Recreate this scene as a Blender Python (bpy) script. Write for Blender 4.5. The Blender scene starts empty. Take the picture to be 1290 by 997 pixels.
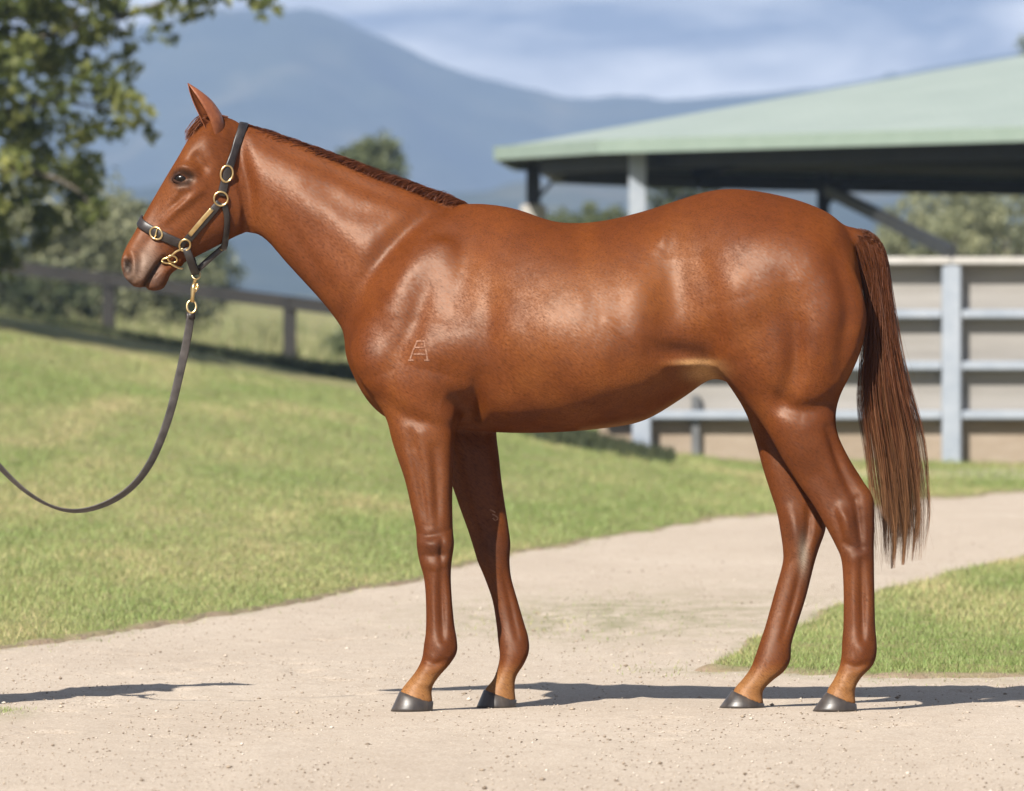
import bpy, bmesh, math, random
import numpy as np
from mathutils import Vector
from mathutils.bvhtree import BVHTree

random.seed(7)
RNG = np.random.default_rng(11)
SC = bpy.context.scene
COL = SC.collection
R = math.radians

# ------------------------------------------------------------------ camera
CAM_H, CAM_D = 1.136, 24.0          # eye height, metres from the horse
FPX = 415.0 * CAM_D                 # focal length in photograph pixels
cam_d = bpy.data.cameras.new('camera')
cam = bpy.data.objects.new('camera', cam_d)
COL.objects.link(cam)
cam.location = (0, -CAM_D, CAM_H)
cam.rotation_euler = (R(90), 0, 0)
cam_d.sensor_width = 36.0
cam_d.lens = 36.0 * FPX / 1290.0
cam_d.shift_y = (422 - 498.5) / 1290.0
cam_d.clip_start = 0.5
cam_d.clip_end = 30000
cam_d.dof.use_dof = True
cam_d.dof.focus_distance = CAM_D - 0.15
cam_d.dof.aperture_fstop = 8.0
SC.camera = cam

# ------------------------------------------------------------------ world and sun
SUN_TO = Vector((-0.57, -0.95, 1.0)).normalized()
sun_el = math.asin(SUN_TO.z)
sun_az = math.atan2(SUN_TO.x, SUN_TO.y)
world = bpy.data.worlds.new('World')
SC.world = world
world.use_nodes = True
wn, wl = world.node_tree.nodes, world.node_tree.links
wn.clear()
w_out = wn.new('ShaderNodeOutputWorld')
w_bg = wn.new('ShaderNodeBackground')
w_sky = wn.new('ShaderNodeTexSky')
w_sky.sky_type = 'NISHITA'
w_sky.sun_disc = False
w_sky.sun_elevation = sun_el
w_sky.sun_rotation = sun_az
w_sky.altitude = 200
w_sky.air_density = 1.0
w_sky.dust_density = 0.6
w_sky.ozone_density = 1.6
w_bg.inputs['Strength'].default_value = 0.062
w_tc = wn.new('ShaderNodeTexCoord')
w_sep = wn.new('ShaderNodeSeparateXYZ')
wl.new(w_tc.outputs['Generated'], w_sep.inputs[0])


def wmath(op, a, b=None):
    n = wn.new('ShaderNodeMath')
    n.operation = op
    for i, v in enumerate((a, b)):
        if v is None:
            continue
        if isinstance(v, (int, float)):
            n.inputs[i].default_value = v
        else:
            wl.new(v, n.inputs[i])
    return n.outputs[0]


w_z = wmath('ADD', wmath('MAXIMUM', w_sep.outputs['Z'], 0.0), 0.03)
w_x = wmath('DIVIDE', w_sep.outputs['X'], w_z)
w_y = wmath('DIVIDE', w_sep.outputs['Y'], w_z)
w_cmb = wn.new('ShaderNodeCombineXYZ')
wl.new(wmath('MULTIPLY', w_x, 1.5), w_cmb.inputs[0])
wl.new(wmath('MULTIPLY', w_y, 0.33), w_cmb.inputs[1])
w_cmb.inputs[2].default_value = 3.7
w_noise = wn.new('ShaderNodeTexNoise')
w_noise.inputs['Scale'].default_value = 1.15
w_noise.inputs['Detail'].default_value = 5.0
w_noise.inputs['Roughness'].default_value = 0.5
w_noise.inputs['Distortion'].default_value = 0.35
wl.new(w_cmb.outputs[0], w_noise.inputs['Vector'])
w_ramp = wn.new('ShaderNodeValToRGB')
w_ramp.color_ramp.elements[0].position = 0.40
w_ramp.color_ramp.elements[0].color = (0.0, 0.0, 0.0, 1)
w_ramp.color_ramp.elements[1].position = 0.62
w_ramp.color_ramp.elements[1].color = (1, 1, 1, 1)
wl.new(w_noise.outputs['Fac'], w_ramp.inputs[0])
w_mix = wn.new('ShaderNodeMix')           # thin grey cloud against brighter cloud
w_mix.data_type = 'RGBA'
w_mix.inputs[6].default_value = (1.7, 2.1, 2.9, 1)
w_mix.inputs[7].default_value = (10.8, 10.6, 10.4, 1)
wl.new(w_ramp.outputs[0], w_mix.inputs[0])
w_mix2 = wn.new('ShaderNodeMix')
w_mix2.data_type = 'RGBA'
w_cov = wn.new('ShaderNodeMapRange')        # cloud bank lies over the hills, clearer blue overhead
w_cov.interpolation_type = 'SMOOTHSTEP'
w_cov.inputs[1].default_value = 0.05
w_cov.inputs[2].default_value = 0.55
w_cov.inputs[3].default_value = 0.92
w_cov.inputs[4].default_value = 0.28
wl.new(w_sep.outputs['Z'], w_cov.inputs[0])
wl.new(w_cov.outputs[0], w_mix2.inputs[0])
wl.new(w_sky.outputs[0], w_mix2.inputs[6])
wl.new(w_mix.outputs[2], w_mix2.inputs[7])
wl.new(w_mix2.outputs[2], w_bg.inputs['Color'])
wl.new(w_bg.outputs[0], w_out.inputs[0])

sun_d = bpy.data.lights.new('sun', 'SUN')
sun_d.energy = 5.0
sun_d.angle = R(0.55)
sun_d.color = (1.0, 0.95, 0.87)
sun = bpy.data.objects.new('sun', sun_d)
COL.objects.link(sun)
sun.rotation_euler = (-SUN_TO).to_track_quat('-Z', 'Y').to_euler()
sun.location = SUN_TO * 40

SC.view_settings.view_transform = 'Standard'
SC.view_settings.look = 'None'
SC.view_settings.exposure = 0.98
SC.view_settings.gamma = 1.0
SC.view_settings.use_curve_mapping = False
SC.render.engine = 'CYCLES'
SC.cycles.use_denoising = True
SC.cycles.max_bounces = 6
SC.cycles.transparent_max_bounces = 8
SC.cycles.volume_bounces = 0
SC.cycles.sample_clamp_indirect = 6.0


# ------------------------------------------------------------------ helpers
def P(px, py, Y=0.0):
    """photograph pixel seen at world depth Y -> world point"""
    s = (Y + CAM_D) / FPX
    return Vector(((px - 645) * s, Y, CAM_H - (py - 422) * s))


def tag(o, label=None, cat=None, group=None, kind=None):
    for k, v in (('label', label), ('category', cat), ('group', group), ('kind', kind)):
        if v:
            o[k] = v
    return o


def empty(name, loc=(0, 0, 0), label=None, cat=None, group=None):
    o = bpy.data.objects.new(name, None)
    COL.objects.link(o)
    o.location = loc
    o.empty_display_size = 0.2
    return tag(o, label, cat, group)


def mesh_obj(name, verts, faces, mat=None, parent=None, smooth=True, attrs=None, loc=None):
    me = bpy.data.meshes.new(name)
    if isinstance(faces, np.ndarray):
        v = np.asarray(verts, dtype=np.float32)
        me.vertices.add(len(v))
        me.vertices.foreach_set('co', v.ravel())
        n, k = faces.shape
        me.loops.add(n * k)
        me.loops.foreach_set('vertex_index', faces.astype(np.int32).ravel())
        me.polygons.add(n)
        me.polygons.foreach_set('loop_start', np.arange(0, n * k, k, dtype=np.int32))
        me.update(calc_edges=True)
        me.validate()
    else:
        me.from_pydata([tuple(v) for v in verts], [], faces)
        me.update()
    if smooth:
        me.polygons.foreach_set('use_smooth', np.ones(len(me.polygons), dtype=bool))
    if attrs:
        for an, arr in attrs.items():
            arr = np.asarray(arr, dtype=np.float32)
            if an == 'flow':
                a = me.attributes.new(an, 'FLOAT_VECTOR', 'POINT')
                a.data.foreach_set('vector', arr.ravel())
            elif arr.ndim == 1:
                a = me.attributes.new(an, 'FLOAT', 'POINT')
                a.data.foreach_set('value', arr)
            else:
                a = me.attributes.new(an, 'FLOAT_COLOR', 'POINT')
                c = np.ones((len(arr), 4), dtype=np.float32)
                c[:, :3] = arr[:, :3]
                a.data.foreach_set('color', c.ravel())
    if mat:
        me.materials.append(mat)
    o = bpy.data.objects.new(name, me)
    COL.objects.link(o)
    if parent:
        o.parent = parent
        o.matrix_parent_inverse = parent_inv(parent)
    if loc is not None:
        o.location = loc
    return o


def parent_inv(p):
    """children are written in world coordinates"""
    from mathutils import Matrix
    if p.parent:                      # parts already sit in world coordinates
        return Matrix.Identity(4)
    return Matrix.Translation(p.location).inverted()


class MB:
    """collects boxes, tubes and lofts into one mesh"""
    def __init__(self):
        self.v, self.f = [], []

    def add(self, v, f):
        b = len(self.v)
        self.v += [tuple(p) for p in v]
        self.f += [tuple(i + b for i in q) for q in f]
        return self

    def box(self, a, b, ext=None, c=0.0):
        """box between two end points with cross section, or axis box from corners a,b"""
        x0, y0, z0 = a
        x1, y1, z1 = b
        if c <= 0:
            v = [(x0, y0, z0), (x1, y0, z0), (x1, y1, z0), (x0, y1, z0),
                 (x0, y0, z1), (x1, y0, z1), (x1, y1, z1), (x0, y1, z1)]
            f = [(0, 3, 2, 1), (4, 5, 6, 7), (0, 1, 5, 4), (1, 2, 6, 5), (2, 3, 7, 6), (3, 0, 4, 7)]
            return self.add(v, f)
        bm = bmesh.new()
        bmesh.ops.create_cube(bm, size=1.0)
        for q in bm.verts:
            q.co = Vector(((x0 + x1) / 2 + q.co.x * (x1 - x0), (y0 + y1) / 2 + q.co.y * (y1 - y0),
                           (z0 + z1) / 2 + q.co.z * (z1 - z0)))
        bmesh.ops.bevel(bm, geom=bm.edges[:], offset=c, segments=2, affect='EDGES')
        bm.verts.index_update()
        v = [tuple(q.co) for q in bm.verts]
        f = [tuple(q.index for q in p.verts) for p in bm.faces]
        bm.free()
        return self.add(v, f)

    def beam(self, a, b, w, h, up=(0, 0, 1)):
        a, b = Vector(a), Vector(b)
        d = (b - a).normalized()
        s = d.cross(Vector(up)).normalized()
        u = s.cross(d).normalized()
        v = []
        for p in (a, b):
            for i, j in ((-1, -1), (1, -1), (1, 1), (-1, 1)):
                v.append(p + s * (i * w / 2) + u * (j * h / 2))
        f = [(0, 3, 2, 1), (4, 5, 6, 7), (0, 1, 5, 4), (1, 2, 6, 5), (2, 3, 7, 6), (3, 0, 4, 7)]
        return self.add(v, f)

    def tube(self, pts, rad, n=10, cap=True):
        pts = [Vector(p) for p in pts]
        if isinstance(rad, (int, float)):
            rad = [rad] * len(pts)
        v, f = [], []
        prev = None
        for i, p in enumerate(pts):
            d = (pts[min(i + 1, len(pts) - 1)] - pts[max(i - 1, 0)]).normalized()
            if prev is None:
                prev = d.cross(Vector((0.3, 0.9, 0.2))).normalized()
            s = (prev - d * prev.dot(d)).normalized()
            prev = s
            t = d.cross(s)
            for k in range(n):
                a = 2 * math.pi * k / n
                v.append(p + (s * math.cos(a) + t * math.sin(a)) * rad[i])
        for i in range(len(pts) - 1):
            for k in range(n):
                f.append((i * n + k, i * n + (k + 1) % n, (i + 1) * n + (k + 1) % n, (i + 1) * n + k))
        if cap:
            f.append(tuple(range(n))[::-1])
            f.append(tuple((len(pts) - 1) * n + k for k in range(n)))
        return self.add(v, f)

    def build(self, name, mat, parent=None, smooth=False, loc=None):
        return mesh_obj(name, self.v, self.f, mat, parent, smooth, loc=loc)


def catmull(pts, sub=6, closed=False):
    pts = [np.asarray(p, float) for p in pts]
    out = []
    n = len(pts)
    rng = range(n if closed else n - 1)
    for i in rng:
        if closed:
            p0, p1, p2, p3 = pts[(i - 1) % n], pts[i], pts[(i + 1) % n], pts[(i + 2) % n]
        else:
            p1, p2 = pts[i], pts[i + 1]
            p0 = pts[i - 1] if i else 2 * p1 - p2
            p3 = pts[i + 2] if i + 2 < n else 2 * p2 - p1
        for k in range(sub):
            t = k / sub
            out.append(0.5 * ((2 * p1) + (-p0 + p2) * t + (2 * p0 - 5 * p1 + 4 * p2 - p3) * t * t
                              + (-p0 + 3 * p1 - 3 * p2 + p3) * t ** 3))
    if not closed:
        out.append(pts[-1])
    return np.array(out)


def vnoise(x, y, seed=0):
    """2-D value noise in 0..1"""
    xi, yi = np.floor(x).astype(np.int64), np.floor(y).astype(np.int64)
    fx, fy = x - xi, y - yi
    fx, fy = fx * fx * (3 - 2 * fx), fy * fy * (3 - 2 * fy)

    def h(a, b):
        n = (a * 374761393 + b * 668265263 + seed * 974711) & 0x7fffffff
        n = ((n ^ (n >> 13)) * 1274126177) & 0x7fffffff
        return ((n ^ (n >> 16)) & 0xffff) / 65535.0
    a, b, c, d = h(xi, yi), h(xi + 1, yi), h(xi, yi + 1), h(xi + 1, yi + 1)
    return (a * (1 - fx) + b * fx) * (1 - fy) + (c * (1 - fx) + d * fx) * fy


def fbm(x, y, oct=4, seed=0):
    s, a, t = 0, 1.0, 0
    for i in range(oct):
        s = s + a * vnoise(x * 2 ** i, y * 2 ** i, seed + i * 17)
        t += a
        a *= 0.5
    return s / t


def sstep(a, b, x):
    t = np.clip((x - a) / (b - a), 0, 1)
    return t * t * (3 - 2 * t)


# ------------------------------------------------------------------ material helper
ALB = 0.69      # overall albedo level that goes with the exposure above


def alb(c, k=None):
    return tuple(v * (ALB if k is None else k) for v in c[:3])


class Mat:
    def __init__(self, name, col=(0.5, 0.5, 0.5), rough=0.6, metal=0.0, spec=0.5):
        self.k = 1.0 if metal > .5 else ALB
        m = bpy.data.materials.new(name)
        m.use_nodes = True
        self.m, self.n, self.l = m, m.node_tree.nodes, m.node_tree.links
        self.b = self.n['Principled BSDF']
        self.b.inputs['Base Color'].default_value = (*alb(col, self.k), 1)
        self.b.inputs['Roughness'].default_value = rough
        self.b.inputs['Metallic'].default_value = metal
        self.b.inputs['Specular IOR Level'].default_value = spec
        self.tc = None

    def coord(self, kind='Object', scale=(1, 1, 1)):
        if self.tc is None:
            self.tc = self.n.new('ShaderNodeTexCoord')
        mp = self.n.new('ShaderNodeMapping')
        mp.inputs['Scale'].default_value = scale
        self.l.new(self.tc.outputs[kind], mp.inputs[0])
        return mp.outputs[0]

    def noise(self, scale, detail=4, rough=0.55, aniso=(1, 1, 1), dist=0.0):
        t = self.n.new('ShaderNodeTexNoise')
        t.inputs['Scale'].default_value = scale
        t.inputs['Detail'].default_value = detail
        t.inputs['Roughness'].default_value = rough
        t.inputs['Distortion'].default_value = dist
        self.l.new(self.coord('Object', aniso), t.inputs['Vector'])
        return t.outputs['Fac']

    def ramp(self, fac, stops):
        r = self.n.new('ShaderNodeValToRGB')
        el = r.color_ramp.elements
        while len(el) < len(stops):
            el.new(0.5)
        for e, (p, c) in zip(el, stops):
            e.position = p
            mask = all(len(set(q[1][:3])) == 1 and q[1][0] in (0, 1) for q in stops)
            e.color = (*(c if mask else alb(c, self.k)), 1)
        self.l.new(fac, r.inputs[0])
        return r.outputs[0]

    def attr(self, name):
        a = self.n.new('ShaderNodeAttribute')
        a.attribute_name = name
        return a

    def mix(self, fac, a, b, mode='MIX'):
        x = self.n.new('ShaderNodeMix')
        x.data_type = 'RGBA'
        x.blend_type = mode
        for i, v in ((0, fac), (6, a), (7, b)):
            if isinstance(v, (int, float)):
                x.inputs[i].default_value = v
            elif isinstance(v, tuple):
                x.inputs[i].default_value = (*alb(v, self.k), 1)
            else:
                self.l.new(v, x.inputs[i])
        return x.outputs[2]

    def math(self, op, a, b=0.0):
        x = self.n.new('ShaderNodeMath')
        x.operation = op
        for i, v in enumerate((a, b)):
            if isinstance(v, (int, float)):
                x.inputs[i].default_value = v
            else:
                self.l.new(v, x.inputs[i])
        return x.outputs[0]

    def color(self, s):
        self.l.new(s, self.b.inputs['Base Color'])
        return self

    def set(self, k, v):
        if isinstance(v, (int, float, tuple)):
            self.b.inputs[k].default_value = v
        else:
            self.l.new(v, self.b.inputs[k])
        return self

    def bump(self, h, strength=0.3, dist=0.01):
        b = self.n.new('ShaderNodeBump')
        b.inputs['Strength'].default_value = strength
        b.inputs['Distance'].default_value = dist
        self.l.new(h, b.inputs['Height'])
        self.l.new(b.outputs[0], self.b.inputs['Normal'])
        return self


def mottled(name, c0, c1, scale=3.0, rough=0.6, bump=0.2, bdist=0.004, metal=0.0, spec=0.5, aniso=(1, 1, 1), bscale=None):
    m = Mat(name, c0, rough, metal, spec)
    f = m.noise(scale, 6, 0.6, aniso)
    m.color(m.ramp(f, [(0.3, c0), (0.7, c1)]))
    if bump:
        m.bump(m.noise(bscale or scale * 8, 4, 0.6, aniso), bump, bdist)
    return m.m
# ------------------------------------------------------------------ terrain
def dep(Y):
    return Y + CAM_D


EDGE_L = [(-40, 20.6), (-9, 23.5), (-4.4, 25.2), (-2.35, 27.4), (-1.84, 28.4), (-1.25, 31.2), (-.46, 36.7), (.23, 42.2), (1.57, 49.6), (3.7, 57.1), (7, 62), (12, 66), (40, 72)]
EDGE_R = [(.52, 26.75), (.66, 26.9), (.80, 28.4), (1.1, 30.7), (1.63, 35.0), (2.63, 40.7), (4.5, 47), (8, 53), (40, 66)]


def path_mask(X, Y):
    """positive on turf, negative on the sandy path (metres, roughly); wavy edges"""
    d = dep(Y)
    jx = (fbm(X * 1.7 + 9, d * .55, 4, 3) - .5) * .9 + (fbm(X * 9, d * 4, 3, 8) - .5) * .30
    ex, ed_ = np.array(EDGE_L).T
    left = d + jx * sstep(25, 40, d) * 2.2 + jx * .7 - np.interp(X, ex, ed_)
    rx, rd = np.array(EDGE_R).T
    upper = np.interp(X, rx, rd) - (d + jx * 1.4)
    front = (d + jx * .75) - np.interp(X, [.5, .75, 1.2, 3, 40], [26.95, 26.5, 26.15, 26.0, 25.6])
    right = np.minimum(np.minimum(upper, front), (X - .52) * 3 + jx)
    return np.maximum(left, right), left, right


CREST_D = 86.0


def mound(X, Y):
    d = dep(Y)
    zc = np.clip(.36 - .175 * X, 0, 2.3)
    zc = np.where(zc < .25, .25 * np.exp((zc - .25) / .25) * sstep(0, .12, zc + .02), zc)
    ex, ed_ = np.array(EDGE_L).T
    e = np.interp(X, ex, ed_)
    t = np.clip((d - e) / np.maximum(CREST_D - e, 5), 0, 1)
    up = zc * (t * t * (3 - 2 * t) * .45 + t * .55)
    back = sstep(CREST_D, CREST_D + 14, d)
    z = up * (1 - .38 * back)
    # paddock beyond the rail fence climbs gently towards the foothills
    far = np.clip(d - 125, 0, None)
    z = z + np.minimum(far, 175) * .0078 * sstep(0, 120, far) + np.clip(d - 300, 0, 3000) * .0026
    z = z + (fbm(X * .35, d * .2, 3, 21) - .5) * .10 * sstep(34, 60, d)
    return z


def ground_z(X, Y):
    X, Y = np.asarray(X, float), np.asarray(Y, float)
    mk, lf, rt = path_mask(X, Y)
    turf = sstep(-.10, .16, mk)
    z = mound(X, Y) * sstep(-.2, 1.0, lf) + turf * .036 - .024
    z = z + turf * (fbm(X * 6, Y * 5, 3, 31) - .5) * .030
    return z


dd = [-20.0, 0.0, 8, 12, 16, 20, 22]
while dd[-1] < 26:
    dd.append(dd[-1] + .10)
while dd[-1] < 100:
    dd.append(dd[-1] + .045 * (dd[-1] / 26) ** 1.9)
while dd[-1] < 5200:
    dd.append(dd[-1] * 1.045)
dd = np.array(dd)
uu = np.concatenate([np.linspace(-60, -2.4, 26) ** 1, np.linspace(-2.35, 2.35, 300), np.linspace(2.4, 60, 26)])
# columns fan out with distance so that far rows stay wide; real positions, shared by any viewpoint
Dg, Ug = np.meshgrid(dd, uu, indexing='ij')
fan = np.where(np.abs(Ug) < 2.36, .072, .072) * np.maximum(Dg, 24)
Xg = Ug * fan / 1.9 + 0
Yg = Dg - CAM_D
Zg = ground_z(Xg, Yg)
nr, ncl = Dg.shape
idx = np.arange(nr * ncl).reshape(nr, ncl)
F = np.stack([idx[:-1, :-1], idx[:-1, 1:], idx[1:, 1:], idx[1:, :-1]], -1).reshape(-1, 4)
mk, lf, rt = path_mask(Xg, Yg)

m = Mat('turf_ground', (0.1, 0.12, 0.04), 0.95, 0, 0.15)
n1, n2, n3 = m.noise(.8, 5, .6, (1, .22, 1)), m.noise(4.5, 6, .65, (1, .3, 1)), m.noise(45, 4, .7, (1, .5, 1))
g = m.ramp(n1, [(0.30, (0.240, 0.275, 0.098)), (0.50, (0.320, 0.320, 0.118)), (0.70, (0.46, 0.375, 0.19))])
g = m.mix(m.ramp(n2, [(0.40, (0, 0, 0)), (0.68, (1, 1, 1))]), g, (0.43, 0.36, 0.18))
g = m.mix(m.math('MULTIPLY', m.ramp(n3, [(0.35, (0, 0, 0)), (0.65, (1, 1, 1))]), .6), g, (0.19, 0.22, 0.07))
soil = m.ramp(m.noise(14, 5), [(0.3, (0.38, 0.26, 0.18)), (0.7, (0.54, 0.41, 0.30))])
ea = m.attr('edge').outputs['Fac']
g = m.mix(m.ramp(ea, [(0.0, (1, 1, 1)), (1.0, (0, 0, 0))]), g, soil)
m.color(g)
m.bump(m.noise(60, 4, .7), .8, .03)
GROUND = m.m
gr = mesh_obj('ground', np.stack([Xg, Yg, Zg], -1).reshape(-1, 3), F, GROUND, None, True,
              {'edge': sstep(-.05, .40, mk + (fbm(Xg * 7, Yg * 6, 3, 77) - .5) * .3).reshape(-1)})
tag(gr, kind='structure')

# sandy path: a real sheet the turf stands above
m = Mat('sandy_path', (0.5, 0.42, 0.33), 0.95, 0, 0.2)
n1, n2, n3 = m.noise(.9, 5, .6, (1, .4, 1)), m.noise(9, 6, .65, (1, .6, 1)), m.noise(150, 3, .7)
c = m.ramp(n1, [(0.3, (0.525, 0.43, 0.335)), (0.55, (0.61, 0.51, 0.405)), (0.75, (0.68, 0.58, 0.475))])
c = m.mix(m.math('MULTIPLY', m.ramp(n2, [(0.45, (0, 0, 0)), (0.72, (1, 1, 1))]), .5), c, (0.40, 0.315, 0.235))
c = m.mix(m.math('MULTIPLY', m.ramp(n3, [(0.42, (0, 0, 0)), (0.60, (1, 1, 1))]), .75), c, (0.36, 0.285, 0.215))
c = m.mix(m.math('MULTIPLY', m.ramp(m.noise(70, 4, .75), [(0.50, (0, 0, 0)), (0.62, (1, 1, 1))]), .5), c, (0.76, 0.66, 0.555))
wa = m.attr('worn').outputs['Fac']
wn2 = m.ramp(m.noise(6, 6, .7, (1, .35, 1)), [(0.40, (0, 0, 0)), (0.62, (1, 1, 1))])
c = m.mix(m.math('MULTIPLY', wa, wn2), c, (0.29, 0.265, 0.155))
m.color(c)
hb = m.math('ADD', m.math('MULTIPLY', n3, .35), m.math('ADD', m.noise(28, 5, .7), m.math('MULTIPLY', m.noise(5, 4, .6), 1.4)))
m.bump(hb, .5, .014)
PATH = m.m
dp = [2.0, 6.0, 14]
while dp[-1] < 84:
    dp.append(dp[-1] + max(.05, .05 * (dp[-1] / 26) ** 2) if dp[-1] > 20 else dp[-1] + 2)
dp = np.array(dp)
up = np.concatenate([np.linspace(-4.5, -.62, 30), np.linspace(-.6, .6, 240), np.linspace(.62, 4.5, 30)])
Dp, Up = np.meshgrid(dp, up, indexing='ij')
Xp = Up * np.maximum(Dp, 24) * .16
Yp = Dp - CAM_D
Zp = (fbm(Xp * 2.3, Dp * 1.1, 4, 51) - .5) * .014 + (fbm(Xp * 12, Dp * 6, 2, 52) - .5) * .005 - .001
near = np.exp(-((Xp - .3) ** 2) / 3 - ((Dp - 24) ** 2) / 2.0)
Zp = Zp * (1 - .75 * near)
gd = np.random.default_rng(44)
for i in range(150):
    dx_, dd2 = gd.uniform(-.07, .07), gd.uniform(21.2, 33)
    cx_, r_ = dx_ * dd2, gd.uniform(.05, .085)
    if abs(dd2 - 24) < .45 and -.6 < cx_ < 1.3:
        continue
    q_ = np.hypot((Xp - cx_) / r_, (Dp - dd2) / (r_ * 1.15))
    Zp += (-.011 * np.exp(-q_ ** 4) + .005 * np.exp(-((q_ - 1.25) / .3) ** 2)) * gd.uniform(.4, 1.1)
idx = np.arange(Dp.size).reshape(Dp.shape)
F = np.stack([idx[:-1, :-1], idx[:-1, 1:], idx[1:, 1:], idx[1:, :-1]], -1).reshape(-1, 4)
worn = np.exp(-((Xp - .28) / .55) ** 2 - ((Dp - 31.8) / 2.2) ** 2) + .8 * np.exp(-((Xp - 1.0) / .6) ** 2 - ((Dp - 33) / 3) ** 2) * .6 \
    + np.exp(-((Xp + 1.52) / .09) ** 2 - ((Dp - 23.7) / .35) ** 2) * .8
mk, lf, rt = path_mask(Xp, Yp)
worn = np.clip(worn + sstep(-.5, 0, mk) * .5, 0, 1)
pth = mesh_obj('path', np.stack([Xp, Yp, Zp], -1).reshape(-1, 3), F, PATH, None, True, {'worn': worn.reshape(-1)})
tag(pth, kind='structure')


def path_z(x, y):
    return 0.0


# loose stones on the path
def clods():
    n = 20000
    d = 18.8 + RNG.random(n) ** 1.4 * 28
    x = RNG.uniform(-.078, .078, n) * d
    mk, _, _ = path_mask(x, d - CAM_D)
    ok = mk < -.05
    x, d = x[ok], d[ok]
    n = len(x)
    r = .0013 + .0022 * RNG.random(n) ** 2 + .0055 * RNG.random(n) ** 60
    dirs = np.array([(1, 0, 0), (-1, 0, 0), (0, 1, 0), (0, -1, 0), (0, 0, 1), (0, 0, -1)], float) * np.array([1.3, 1, .75])
    V = dirs[None] * (r[:, None] * RNG.uniform(.65, 1.35, (n, 6)))[:, :, None]
    V = V + np.stack([x, d - CAM_D, r * .35], 1)[:, None, :]
    T = np.array([(0, 2, 4), (2, 1, 4), (1, 3, 4), (3, 0, 4), (2, 0, 5), (1, 2, 5), (3, 1, 5), (0, 3, 5)])
    F = (np.arange(n)[:, None, None] * 6 + T[None]).reshape(-1, 3)
    return V.reshape(-1, 3), F, np.repeat(RNG.random(n), 6)


m = Mat('loose_stone', (0.4, 0.33, 0.25), .9, 0, .2)
m.color(m.ramp(m.attr('tone').outputs['Fac'], [(0.0, (0.20, 0.15, 0.105)), (0.45, (0.46, 0.37, 0.28)), (1.0, (0.78, 0.69, 0.59))]))
V, F, T = clods()
o = mesh_obj('gravel', V, F, m.m, None, True, {'tone': T})
tag(o, 'loose small stones scattered over the sandy path', 'gravel', kind='stuff')


# grass blades
def grass():
    n = 520000
    # denser near the camera; placed over a region wider than the frame
    u = RNG.random(n)
    d = 25.2 * (78 / 25.2) ** (u ** 1.15)
    x = RNG.uniform(-.098, .098, n) * d + RNG.uniform(-.3, .3, n)
    y = d - CAM_D
    mk, lf, rt = path_mask(x, y)
    pr = sstep(.0, .5, mk + (vnoise(x * 8, y * 7, 4) - .5) * .5)
    keep = (RNG.random(n) < pr)
    # a few strays on the path edge and in the worn patch
    stray = (RNG.random(n) < .10 * np.exp(np.minimum(mk, 0) * 3.2)) & (mk > -1.4)
    worn = (RNG.random(n) < .11) & (np.exp(-((x - .28) / .5) ** 2 - ((d - 31.8) / 2) ** 2) > RNG.random(n))
    keep |= stray | worn
    x, y, d, mk = x[keep], y[keep], d[keep], mk[keep]
    # tuft beside the lead's loop
    tx = RNG.normal(-1.545, .035, 260)
    ty = RNG.normal(-.12, .12, 260)
    x, y, d, mk = np.r_[x, tx], np.r_[y, ty], np.r_[d, ty + CAM_D], np.r_[mk, np.full(260, .1)]
    n = len(x)
    patch = fbm(x * .9, y * .45, 3, 61)
    h = RNG.uniform(.012, .034, n) * (.65 + patch * .8) * np.where(mk < .2, .6, 1) * (d / 30) ** .35
    w = RNG.uniform(.0022, .0040, n) * (d / 26) ** .8
    z = ground_z(x, y) - .003
    z = np.maximum(z, -.004)
    an = RNG.random(n) * 2 * np.pi
    lean = RNG.uniform(.2, 1.0, n) * h
    la = RNG.random(n) * 2 * np.pi
    b0 = np.stack([x - np.cos(an) * w / 2, y - np.sin(an) * w / 2, z], 1)
    b1 = np.stack([x + np.cos(an) * w / 2, y + np.sin(an) * w / 2, z], 1)
    tp = np.stack([x + np.cos(la) * lean, y + np.sin(la) * lean, z + h], 1)
    V = np.stack([b0, b1, tp], 1).reshape(-1, 3)
    F = np.arange(n * 3).reshape(-1, 3)
    t = np.clip((fbm(x * 1.6 + 5, y * .26, 4, 71) - .5) * 1.25 + .49 - .15 + RNG.normal(size=n) * .17, 0, 1)
    return V, F, np.repeat(t, 3)


m = Mat('grass_blades', (0.1, 0.14, 0.03), 0.6, 0, 0.3)
c = m.ramp(m.attr('tone').outputs['Fac'], [(0.10, (0.205, 0.280, 0.075)), (0.40, (0.295, 0.345, 0.118)), (0.66, (0.410, 0.385, 0.158)), (0.95, (0.60, 0.46, 0.26))])
m.color(c)
m.set('Subsurface Weight', 0.0)
V, F, T = grass()
o = mesh_obj('grass', V, F, m.m, None, False, {'tone': T})
tag(o, 'short mown turf covering the mound and the verge beside the path', 'grass', kind='stuff')

# ------------------------------------------------------------------ distant hills
m = Mat('wooded_hill', (0.05, 0.07, 0.04), 1.0, 0, 0.0)
f1 = m.noise(.012, 6, .65, (1, 1, 2.0))
f2 = m.noise(.06, 4, .7)
c = m.ramp(f1, [(0.35, (0.030, 0.045, 0.024)), (0.55, (0.055, 0.070, 0.036)), (0.68, (0.15, 0.14, 0.08))])
c = m.mix(m.math('MULTIPLY', f2, .35), c, (0.028, 0.040, 0.022))
m.color(c)
HILLM = m.m


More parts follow.
